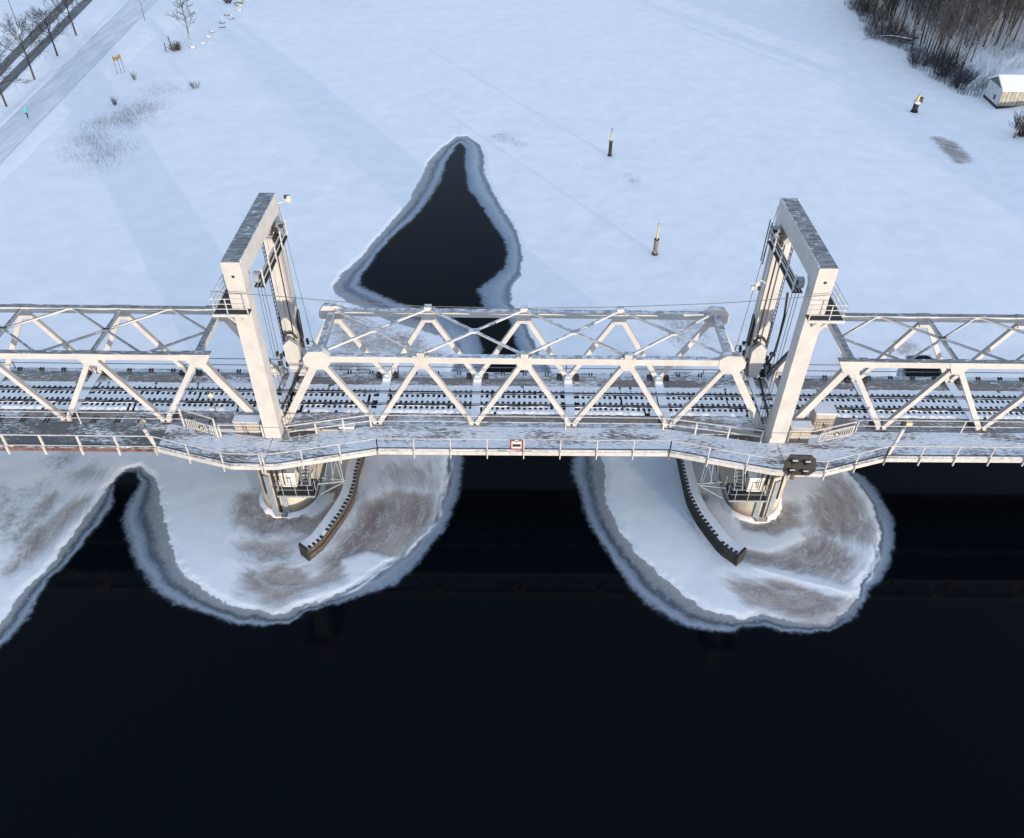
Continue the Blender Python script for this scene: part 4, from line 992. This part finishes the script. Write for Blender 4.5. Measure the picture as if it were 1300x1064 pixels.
def tree_meshes(seed, H, kind):
    """returns (trunk builder, crown builder) for a bare tree standing at the origin"""
    rnd = random.Random(seed); tr = MB(); cr = MB()
    if kind == 'round':                          # street tree with a wide round crown
        ht = H * .42; pts = [Vector((0, 0, -.3)), Vector((.05, 0, ht * .5)), Vector((0, .08, ht)), Vector((.1, 0, H * .72))]
        tr.tube(pts, [.17, .14, .12, .05], 7)
        for i in range(15):
            z = ht * .8 + (H * .72 - ht * .8) * i / 14; a = i * 2.4 + rnd.random(); e = .35 + .75 * i / 14
            branch(cr, (0, 0, z), (math.cos(a), math.sin(a), e), H * .36 * (1 - .3 * i / 14), .055, 3, rnd, .7, .04, .014, [0, 3, 4, 4])
    elif kind == 'birch':
        pts = [Vector((0, 0, -.3)), Vector((.1, 0, H * .35)), Vector((-.05, .1, H * .7)), Vector((.1, 0, H))]
        tr.tube(pts, [.16, .12, .07, .02], 6)
        for i in range(22):
            q = .22 + .75 * i / 22; z = H * q; a = i * 2.4 + rnd.random()
            branch(cr, (0, 0, z), (math.cos(a), math.sin(a), .9), H * .26 * (1.15 - q), .035, 3, rnd, .6, .02, .014, [0, 3, 4, 3])
    else:                                        # slim forest trunk
        lean = Vector((rnd.uniform(-.06, .06), rnd.uniform(-.06, .06), 1)); bend = rnd.uniform(-.5, .5)
        pts = [Vector((0, 0, -.4))] + [Vector((lean.x * H * q + bend * math.sin(q * 3), lean.y * H * q, H * q)) for q in (.25, .5, .75, 1)]
        tr.tube(pts, [.15, .12, .095, .06, .02], 5)
        for i in range(20):
            q = .30 + .68 * i / 20; j = min(3, int(q * 4)); p = pts[j].lerp(pts[j + 1], q * 4 - j); a = i * 2.4 + rnd.random()
            branch(cr, p, (math.cos(a), math.sin(a), 1.7), H * .25 * (1.25 - q), .035, 2, rnd, .45, .06, .020, [0, 4, 5])
    return tr, cr
def tree_thing(name, label, loc, seed, H, kind, bark, twig, group=None, rz=0):
    t = thing(name, label, 'tree', loc, group); tr, cr = tree_meshes(seed, H, kind)
    for m, nm, mt in ((tr, 'trunk', bark), (cr, 'crown', twig)):
        me = m.build(nm, mt); me.parent = t
    t.rotation_euler.z = rz; return t
def copy_tree(src, loc, rz, sc, label, group=None):
    r = src.copy(); COL.objects.link(r); r.location = loc; r.rotation_euler = (0, 0, rz); r.scale = (sc, sc, sc); r['label'] = label
    if group: r['group'] = group
    for ch in src.children:
        c = ch.copy(); COL.objects.link(c); c.parent = r
    return r
st = [((44, 101), 9.6, 'bare round-crowned street tree by the road, tallest of the row, second from the picture edge'),
      ((73, 71), 8.4, 'smaller bare street tree third along the row beside the dark road'),
      ((97, 45), 9.0, 'bare street tree farthest along the row beside the dark road'),
      ((8.5, 135), 9.0, 'bare street tree nearest the camera at the left picture edge')]
for i, (b, H, lb) in enumerate(st): tree_thing('street_tree', lb, onbank(*b), 20 + i, H, 'round', 'bark', 'twig_brown', 'street trees along the road', i * 1.3)
tree_thing('birch_tree', 'lone bare birch with whitish lower trunk near the shore rocks', onbank(241, 52), 31, 9.5, 'birch', 'bark_birch', 'twig_grey')

# far-bank wood
WOOD = G([(1088, -120), (1086, 2), (1100, 22), (1120, 34), (1156, 50), (1165, 72), (1196, 92), (1216, 100), (1226, 78), (1245, 70), (1300, 62), (1420, 60), (1500, -120)], 1.5)
protos = [tree_thing('forest_tree', 'x', (0, 0, 0), 100 + i, 12.5 + (i % 3) * 1.6, 'forest', ('bark', 'bark', 'bark_birch', 'bark', 'bark', 'bark')[i], ('twig_brown', 'twig_grey', 'twig_grey', 'twig_grey', 'twig_brown', 'twig_grey')[i]) for i in range(6)]
FG = 'bare trees of the wood on the right bank'
FL = {0: 'slim dark bare tree among the crowded wood on the right bank', 2: 'slim pale-barked bare tree among the crowded wood on the right bank'}
rr = random.Random(77); pts_ = []; tries = 0
x0_, y0_ = WOOD.min(0); x1_, y1_ = WOOD.max(0)
edge = sdf(np.array([0.]), np.array([0.]), WOOD)
while len(pts_) < 290 and tries < 20000:
    tries += 1; x, y = rr.uniform(x0_, min(x1_, 118)), rr.uniform(y0_, min(y1_, 156)); d = sdf(np.array([x]), np.array([y]), WOOD)[0]
    if d < 0 or (d > 40 and rr.random() < .25): continue
    if any((x - a) ** 2 + (y - b) ** 2 < 1.7 for a, b in pts_): continue
    pts_.append((x, y))
first = set()
for x, y in pts_:
    k = rr.choice((0, 1, 2, 3, 4, 5, 0, 3, 4)); z = ground_z(x, y)
    dd_ = sdf(np.array([x]), np.array([y]), WOOD)[0]
    where = 'on the snowy slope behind the shed' if (x > 84 and y < 112) else ('at the front edge of the wood above the shore' if dd_ < 4 and x < 84 else ('deep in the wood at the top right' if y > 125 else 'inside the wood between shore and shed'))
    lb = ('slim pale-barked' if k == 2 else 'slim dark') + ' bare tree ' + where; g_ = ('pale' if k == 2 else 'dark') + ' bare trees ' + where
    if k not in first:
        first.add(k); p = protos[k]; p.location = (x, y, z); p.rotation_euler.z = rr.uniform(0, 6.3); p['label'] = lb; p['group'] = g_
    else: copy_tree(protos[k], (x, y, z), rr.uniform(0, 6.3), rr.uniform(.7, 1.12), lb, g_)
for k in range(6):
    if k not in first:
        for ch in list(protos[k].children): bpy.data.objects.remove(ch)
        bpy.data.objects.remove(protos[k])

def shrub_mb(rnd, H, R, n, thin=.012, spread=.8):
    m = MB()
    for i in range(n):
        a = rnd.uniform(0, 6.28); q = rnd.random() ** .7 * R * .35
        branch(m, (math.cos(a) * q, math.sin(a) * q, -.05), (math.cos(a) * spread * rnd.random(), math.sin(a) * spread * rnd.random(), 1), H * rnd.uniform(.6, 1), thin * 2.2, 1, rnd, .5, .02, thin, [0, 4])
    return m
def shrub(label, loc, H, R, n, seed, mat='twig_brown', name='shrub', group=None, thin=.014, spread=.8):
    t = thing(name, label, 'shrub', loc, group); m = shrub_mb(random.Random(seed), H, R, n, thin, spread)
    o = m.build('stems', mat); o.parent = t; return t
shrub('dark dense shrub between two posts near the left shore', onbank(224, 66), 1.5, 1.0, 50, 1, 'needle', thin=.022, spread=1.1)
shrub('big dark willow shrub at the foot of the wood nearest the shed', onbank(1218, 113), 3.4, 2, 60, 2, 'twig_grey', thin=.022, spread=.7)
shrub('dark willow shrub clump at the wood edge above the shore', onbank(1197, 97), 4.2, 3, 70, 3, 'twig_brown', thin=.022)
shrub('low tangled shrub at the shore below the fallen trunk', onbank(1165, 82), 2.2, 4, 50, 4, 'twig_grey', thin=.02, spread=1.3)
shrub('dark shrub at the wood corner near the top of the picture', onbank(1096, 15), 3.0, 2.5, 50, 5, 'twig_grey', thin=.022, spread=1.)
shrub('thin brush beside the fallen trunk root', onbank(1132, 44), 2.6, 3, 50, 6, 'twig_grey', thin=.02, spread=1.)
shrub('dark bush at the right picture edge behind the pale stems', onbank(1298, 172), 2.6, 2, 90, 7, 'twig_grey', thin=.025)
shrub('small isolated upright shrub left of the reed patch', onbank(147, 136), 1.4, .5, 16, 8, 'twig_grey', thin=.012, spread=.35)
shrub('small upright shrub just right of the orange sign', onbank(172, 103), 1.3, .5, 14, 9, 'twig_grey', thin=.012, spread=.35)
shrub('sparse shrub on the ice, right end of the reed patch', Vector(gz(248, 112, .1)), 1.0, 1.4, 26, 10, 'twig_grey', thin=.010, spread=.9)
shrub('dark little bush by the top shore rocks', onbank(290, 5), 1.2, 1, 34, 11, 'needle', thin=.02)
# pale double stems at the right edge
t = thing('birch_tree', 'pale two-stemmed small birch at the right picture edge below the shed', 'tree', onbank(1288, 175))
m = MB(); m.tube([(0, 0, 0), (.1, 0, 2), (.5, 0, 4.2)], [.12, .09, .04], 6); m.tube([(-.2, 0, 0), (-.1, .2, 2), (.1, .2, 3.9)], [.10, .08, .03], 6); o = m.build('trunk', 'bark_birch'); o.parent = t
# undergrowth of the wood, reeds: nobody could count these
def brush_patch(name, label, cat, polys, cnt, H, thin, mat, seed, ground=None, tilt=.35, jit=0):
    rnd = np.random.default_rng(seed); V = []; F = []; N = 0
    for P, share_ in polys:
        c0, c1 = P.min(0), P.max(0); need = int(cnt * share_); got = 0
        while got < need:
            x = rnd.uniform(c0[0], c1[0], 4000); y = rnd.uniform(c0[1], c1[1], 4000); ok = inside(x, y, P) & (vnoise(x, y, .45, seed, 3) > rnd.uniform(.30, .62, 4000))
            x, y = x[ok][:need - got], y[ok][:need - got]; x = x + rnd.normal(0, jit, len(x)); y = y + rnd.normal(0, jit, len(y)); got += max(1, len(x))
            if len(x) == 0: continue
            z = ground(x, y) if ground else np.full(len(x), .08)
            h = H * rnd.uniform(.45, 1.1, len(x)); dx, dy = rnd.normal(0, tilt, len(x)) * h, rnd.normal(0, tilt, len(x)) * h
            a = rnd.uniform(0, 6.28, len(x)); bx, by = np.cos(a) * thin, np.sin(a) * thin
            v = np.stack([np.stack([x - bx, y - by, z - .1], -1), np.stack([x + bx, y + by, z - .1], -1), np.stack([x + by * .9, y - bx * .9, z - .1], -1), np.stack([x + dx, y + dy, z + h], -1)], 1).reshape(-1, 3)
            i = np.arange(len(x))[:, None] * 4 + N; f = np.concatenate([i + [[0, 1, 3]], i + [[1, 2, 3]], i + [[2, 0, 3]]]); V.append(v); F.append(f); N += len(v)
    o = npmesh(name, np.concatenate(V), np.concatenate(F), M[mat], {}, 'stuff', False); tag(o, label, cat); return o
SIDE = G([(1088, -120), (1072, 0), (1095, 22), (1105, 46), (1150, 62), (1158, 85), (1196, 99), (1228, 112), (1240, 95), (1310, 90), (1420, 60), (1500, -120)], 1.)
EDGE = G([(1070, 0), (1090, 14), (1098, 40), (1128, 50), (1156, 62), (1160, 86), (1196, 99), (1226, 116), (1235, 92), (1180, 60), (1130, 20), (1105, -8)], 1.)
gr = lambda x, y: np.maximum(.05, bankz(x, y, 1))
brush_patch('undergrowth', 'tangled brown brush filling the wood on the right bank', 'undergrowth', [(SIDE, .74), (EDGE, .26)], 14000, 2.4, .024, 'twig_grey', 5, gr, .45)
RE = [(G(Z(p, 5.909, 60, 80), .2), s) for p, s in (([(150, 700), (230, 640), (330, 530), (400, 490), (420, 520), (330, 600), (240, 690), (180, 720)], .2),
      ([(480, 440), (600, 300), (760, 270), (860, 310), (760, 400), (640, 470), (560, 480)], .42), ([(300, 740), (380, 650), (500, 580), (640, 600), (560, 700), (440, 780), (320, 790)], .22),
      ([(760, 200), (840, 150), (960, 150), (940, 210), (820, 250)], .08), ([(430, 450), (330, 480), (310, 440), (420, 420)], .08))]
brush_patch('reeds', 'thin dry reeds poking through the snow by the left shore', 'reeds', RE, 4200, .75, .011, 'reed', 9, lambda x, y: np.maximum(.05, left_height(x, y)), .25, 1.5)
BR2 = [(G([(1232, 100), (1262, 96), (1258, 110), (1240, 118)], 1.), .5), (G([(1262, 60), (1310, 50), (1310, 90), (1258, 92)], 1.5), .5)]
brush_patch('bank_brush', 'thin grey brush on the slope behind the shed', 'undergrowth', BR2, 500, 2.0, .02, 'twig_grey', 15, gr, .3)

# fallen trunk
a = Vector(gz(1103, 47, .4)); b = onbank(1156, 56) + Vector((0, 0, .7)); mid = a.lerp(b, .5) + Vector((.3, .5, .25))
t = thing('fallen_tree', 'snow-topped fallen trunk lying from the wood out onto the river ice', 'fallen tree', b)
MB().tube([a, a.lerp(mid, .5), mid, b], [.06, .12, .18, .24], 8).build('trunk', 'bark', t); up_ = Vector((0, 0, .17))
MB().tube([a + up_ * .3, a.lerp(mid, .5) + up_ * .6, mid + up_ * .9, b + up_], [.05, .08, .12, .15], 6).build('snow_cover', 'snow', t)
m = MB(); r5 = random.Random(8)
for i in range(10):
    p = a.lerp(b, r5.random() * .8); branch(m, p, (r5.uniform(-1, .2), r5.uniform(-1, 1), r5.uniform(-.2, .6)), 2.0, .04, 1, r5, .6, 0, .02, [0, 3])
for i in range(8): branch(m, b, (r5.uniform(-1, 1), r5.uniform(-1, 1), r5.uniform(-.3, 1)), 1.6, .09, 1, r5, .6, 0, .03, [0, 3])
m.build('branches', 'bark', t)

# shore rocks, each a thing
rk = [((246, 63), .9), ((255, 57), .6), ((263, 50), .8), ((270, 43), 1.0), ((279, 38), .7), ((287, 32), 1.0), ((293, 27), .8), ((291, 22), .9), ((303, 15), 1.1), ((308, 7), 1.3), ((300, 9), .8), ((315, 3), .9), ((320, 0), 1.0), ((262, 58), .5), ((283, 30), .7), ((275, 47), .5)]
desc = ['brown-flecked snowy rock lowest of the shore line', 'small snowy rock second from the lower end of the shore line', 'snowy rock just above the lone birch foot', 'larger brown-sided rock in the lower middle of the shore line',
        'small shore rock left of the middle pair', 'broad snowy rock in the middle of the shore line', 'shore rock touching the broad middle rock', 'shore rock set back inland from the middle pair', 'large snowy rock in the upper shore line',
        'largest warm-lit rock near the top of the picture', 'rock tucked behind the largest one', 'shore rock just above the largest one', 'topmost shore rock at the picture edge', 'tiny rock on the ice side low in the line', 'small rock inland of the broad middle rock', 'tiny rock between the lower shore rocks']
for i, ((b, s), lb) in enumerate(zip(rk, desc)):
    p = onbank(*b); r6 = random.Random(i * 5 + 3); m = MB(); ns = 7; s *= r6.uniform(.75, 1.15); p += Vector((r6.uniform(-.9, .6), r6.uniform(-.4, .4), 0))
    for j, (zz_, q) in enumerate(((-.3, .9), (.15, 1), (.45, .75), (.6, .3))):
        m.v += [(math.cos(2 * math.pi * k / ns) * q * s * r6.uniform(.7, 1.15), math.sin(2 * math.pi * k / ns) * q * s * .8 * r6.uniform(.7, 1.15), zz_ * s + r6.uniform(-.06, .06)) for k in range(ns)]
    m.f += [(j * ns + k, j * ns + (k + 1) % ns, (j + 1) * ns + (k + 1) % ns, (j + 1) * ns + k) for j in range(3) for k in range(ns)] + [tuple(range(3 * ns, 4 * ns))]
    o = m.build('shore_rock', 'rock'); o.location = p + Vector((0, 0, .2)); tag(o, lb, 'rock', 'rocks along the left shore')

# orange sign on three posts, poles, posts
P = onbank(154, 94); t = thing('shore_sign', 'orange yellow boards on three thin posts beside the snowy footpath', 'sign', P)
for dx, dy in ((-.45, -.3), (.1, 0), (.55, .25)): MB().bar(P + Vector((dx, dy, -.2)), P + Vector((dx, dy, 3.1)), .05, .05, (0, 1, 0)).build('post', 'bark', t)
MB().bar(P + Vector((-.55, -.36, 2.5)), P + Vector((.05, .0, 2.55)), .05, .62).build('board', 'orange', t); MB().bar(P + Vector((.1, -.05, 2.8)), P + Vector((.55, .22, 2.85)), .05, .62).build('board', 'orange', t)
P = onbank(24, 37); t = thing('lamp_post', 'tall thin grey lamp post beyond the dark road, cut by the top edge', 'lamp post', P)
m = MB().tube([P, P + Vector((0, 0, 10))], [.09, .05], 8); m.build('pole', 'cable', t); MB().bar(P + Vector((0, 0, 9.9)), P + Vector((1.4, 0, 10.2)), .08, .08).build('arm', 'cable', t); MB().cbox(P.x + 1.6, P.y, P.z + 10.2, .6, .25, .12).build('lamp_head', 'galv', t)
P = onbank(184, 26); t = thing('lamp_post', 'thin lamp post standing at the shore side of the snowy footpath', 'lamp post', P)
MB().tube([P, P + Vector((0, 0, 6))], [.07, .04], 8).build('pole', 'cable', t); MB().cbox(P.x - .2, P.y, P.z + 6.05, .5, .25, .12).build('lamp_head', 'galv', t)
for (b, tp, lb) in (((211.5, 67.5), 1.7, 'dark wooden post, left of the pair by the dense shrub'), ((219, 64), 2.3, 'taller leaning dark post, right of the pair by the dense shrub')):
    P = onbank(*b); t = tag(MB().bar(P, P + Vector((-.35 if tp > 2 else -.1, .3, tp)), .12, .12, (0, 1, 0)).build('wooden_post', 'timber_dark'), lb, 'post')

# ------------------------------------------------------------------ shed on the right bank
def shed():
    P = onbank(1264.6, 138); t = thing('shed', 'white-roofed riverside shed with pale boarded walls and dark green gable', 'shed', P)
    x, y, z = P; W, D, H, A = 14, 5.2, 2.9, 1.25   # length east, depth north-west, wall height, roof rise
    sk = .35                                    # the gable wall runs slightly westward going north
    c = {'sw': Vector((x, y, z - .3)), 'se': Vector((x + W, y, z - .3)), 'nw': Vector((x + sk, y + D, z - .3)), 'ne': Vector((x + W + sk, y + D, z - .3))}
    U = Vector((0, 0, H + .3))
    MB().bar(c['sw'] + U / 2, c['se'] + U / 2, .12, H + .3).build('wall', 'wallshed', t)
    MB().bar(c['sw'] + U / 2 + Vector((0, .08, 0)), c['nw'] + U / 2, .12, H + .3).build('wall', 'wallgrey', t)
    MB().bar(c['nw'] + U / 2, c['ne'] + U / 2, .12, H + .3).build('wall', 'wallgrey', t); MB().bar(c['se'] + U / 2, c['ne'] + U / 2, .12, H + .3).build('wall', 'wallgrey', t)
    m = MB()                                     # board joints on the south wall
    for i in range(22): m.box(x + .3 + i * .62, x + .34 + i * .62, y - .085, y - .06, z + .1, z + H - .05)
    m.build('board_joints', 'timber', t)['kind'] = 'stuff'
    MB().bar(c['sw'] + Vector((-.05, -.12, .55)), c['se'] + Vector((0, -.12, .55)), .10, .35).build('plinth', 'timber_dark', t); MB().bar(c['sw'] + Vector((-.1, -.1, .55)), c['nw'] + Vector((-.1, 0, .55)), .10, .35).build('plinth', 'timber_dark', t)
    q = c['sw'].lerp(c['nw'], .3) + Vector((-.1, 0, 1.6)); dv = (c['nw'] - c['sw']).normalized()
    f_ = MB().bar(q - dv * .38, q + dv * .38, .06, .95).build('window', 'white', t); MB().bar(q - dv * .28 + Vector((-.05, 0, 0)), q + dv * .28 + Vector((-.05, 0, 0)), .04, .72).build('pane', 'lens', f_)
    top = U; rs, rn = c['sw'] + top, c['nw'] + top; ap = rs.lerp(rn, .5) + Vector((0, 0, A)); ape = ap + Vector((W, 0, 0))
    MB().poly([rs, rn, ap, rs + Vector((.12, 0, 0)), rn + Vector((.12, 0, 0)), ap + Vector((.12, 0, 0))], [(0, 1, 2), (5, 4, 3), (0, 3, 4, 1), (1, 4, 5, 2), (2, 5, 3, 0)]).build('gable', 'gable', t)
    ov = Vector((-.25, 0, 0)); dn = Vector((0, -.35, -.14))
    for a_, b_ in ((rs, 1), (rn, -1)):
        e0 = a_ + ov + Vector((0, -.35 * b_, -.12)); e1 = e0 + Vector((W + .6, 0, 0)); r0 = ap + ov; r1 = ape + Vector((.3, 0, 0)); up2 = Vector((0, 0, .24))
        MB().poly([e0, e1, r1, r0, e0 + up2, e1 + up2, r1 + up2, r0 + up2], MB.BOXF).build('roof', 'roofsnow', t)
    MB().cbox(x + 4.6, y + D * .5 - .6, z + H + A + .3, .5, .5, 1.0).build('chimney', 'timber_dark', t)
    # snow-topped low fence of boards west of the shed
    for i in range(9):
        p = c['nw'].lerp(c['nw'] + Vector((-3.2, 2.2, 0)), i / 8); MB().bar(p, p + Vector((0, 0, 1.7)), .09, .16, (1, 0, 0)).build('fence_board', 'galv', t)
    MB().bar(c['nw'] + Vector((-.2, .1, 1.2)), c['nw'] + Vector((-3.2, 2.2, 1.2)), .06, .08).build('fence_rail', 'galv', t)
shed()

# ------------------------------------------------------------------ runner on the footpath
def person():
    P = onbank(36, 151); t = thing('person', 'person in a teal jacket and black trousers running along the snowy footpath', 'person', P)
    vs_ = {'pel': (0, 0, .95, .13), 'waist': (0, .02, 1.12, .125), 'chest': (0, .05, 1.35, .155), 'neck': (0, .07, 1.50, .06), 'hd1': (0, .09, 1.60, .085), 'hd2': (0, .10, 1.72, .085),
           'shl': (-.19, .06, 1.42, .065), 'ell': (-.27, -.10, 1.20, .045), 'hal': (-.22, .12, 1.10, .032), 'shr': (.19, .06, 1.42, .065), 'elr': (.27, -.02, 1.18, .045), 'har': (.2, .24, 1.22, .032),
           'hil': (-.10, 0, .92, .10), 'knl': (-.11, .26, .56, .065), 'anl': (-.11, .12, .16, .045), 'tol': (-.11, .30, .10, .04), 'hir': (.10, 0, .92, .10), 'knr': (.11, -.05, .50, .065), 'anr': (.11, -.32, .20, .045), 'tor': (.11, -.26, .05, .04)}
    ed = [('pel', 'waist'), ('waist', 'chest'), ('chest', 'neck'), ('neck', 'hd1'), ('hd1', 'hd2'), ('chest', 'shl'), ('shl', 'ell'), ('ell', 'hal'), ('chest', 'shr'), ('shr', 'elr'), ('elr', 'har'),
          ('pel', 'hil'), ('hil', 'knl'), ('knl', 'anl'), ('anl', 'tol'), ('pel', 'hir'), ('hir', 'knr'), ('knr', 'anr'), ('anr', 'tor')]
    ks = list(vs_); me = bpy.data.meshes.new('body'); me.from_pydata([vs_[k][:3] for k in ks], [(ks.index(a), ks.index(b)) for a, b in ed], [])
    o = bpy.data.objects.new('body', me); COL.objects.link(o); md = o.modifiers.new('skin', 'SKIN'); o.modifiers.new('sub', 'SUBSURF').levels = 1
    for i, k in enumerate(ks): me.skin_vertices[0].data[i].radius = (vs_[k][3], vs_[k][3])
    me.skin_vertices[0].data[0].use_root = True
    dg = bpy.context.evaluated_depsgraph_get(); me2 = bpy.data.meshes.new_from_object(o.evaluated_get(dg)); o.modifiers.clear(); o.data = me2
    for m_ in ('skin', 'trousers', 'jacket'): me2.materials.append(M[m_])
    for p in me2.polygons:
        z = p.center.z; x = abs(p.center.x); p.material_index = 0 if z > 1.52 else (1 if (z < .97 and x < .2) or z < .8 else 2); p.use_smooth = True
    o.parent = t
    hat = MB().tube([(0, .08, 1.69), (0, .09, 1.76), (0, .09, 1.82)], [.10, .095, .05], 10).build('hat', 'jacket'); hat.parent = t
    t.rotation_euler.z = .1
person()
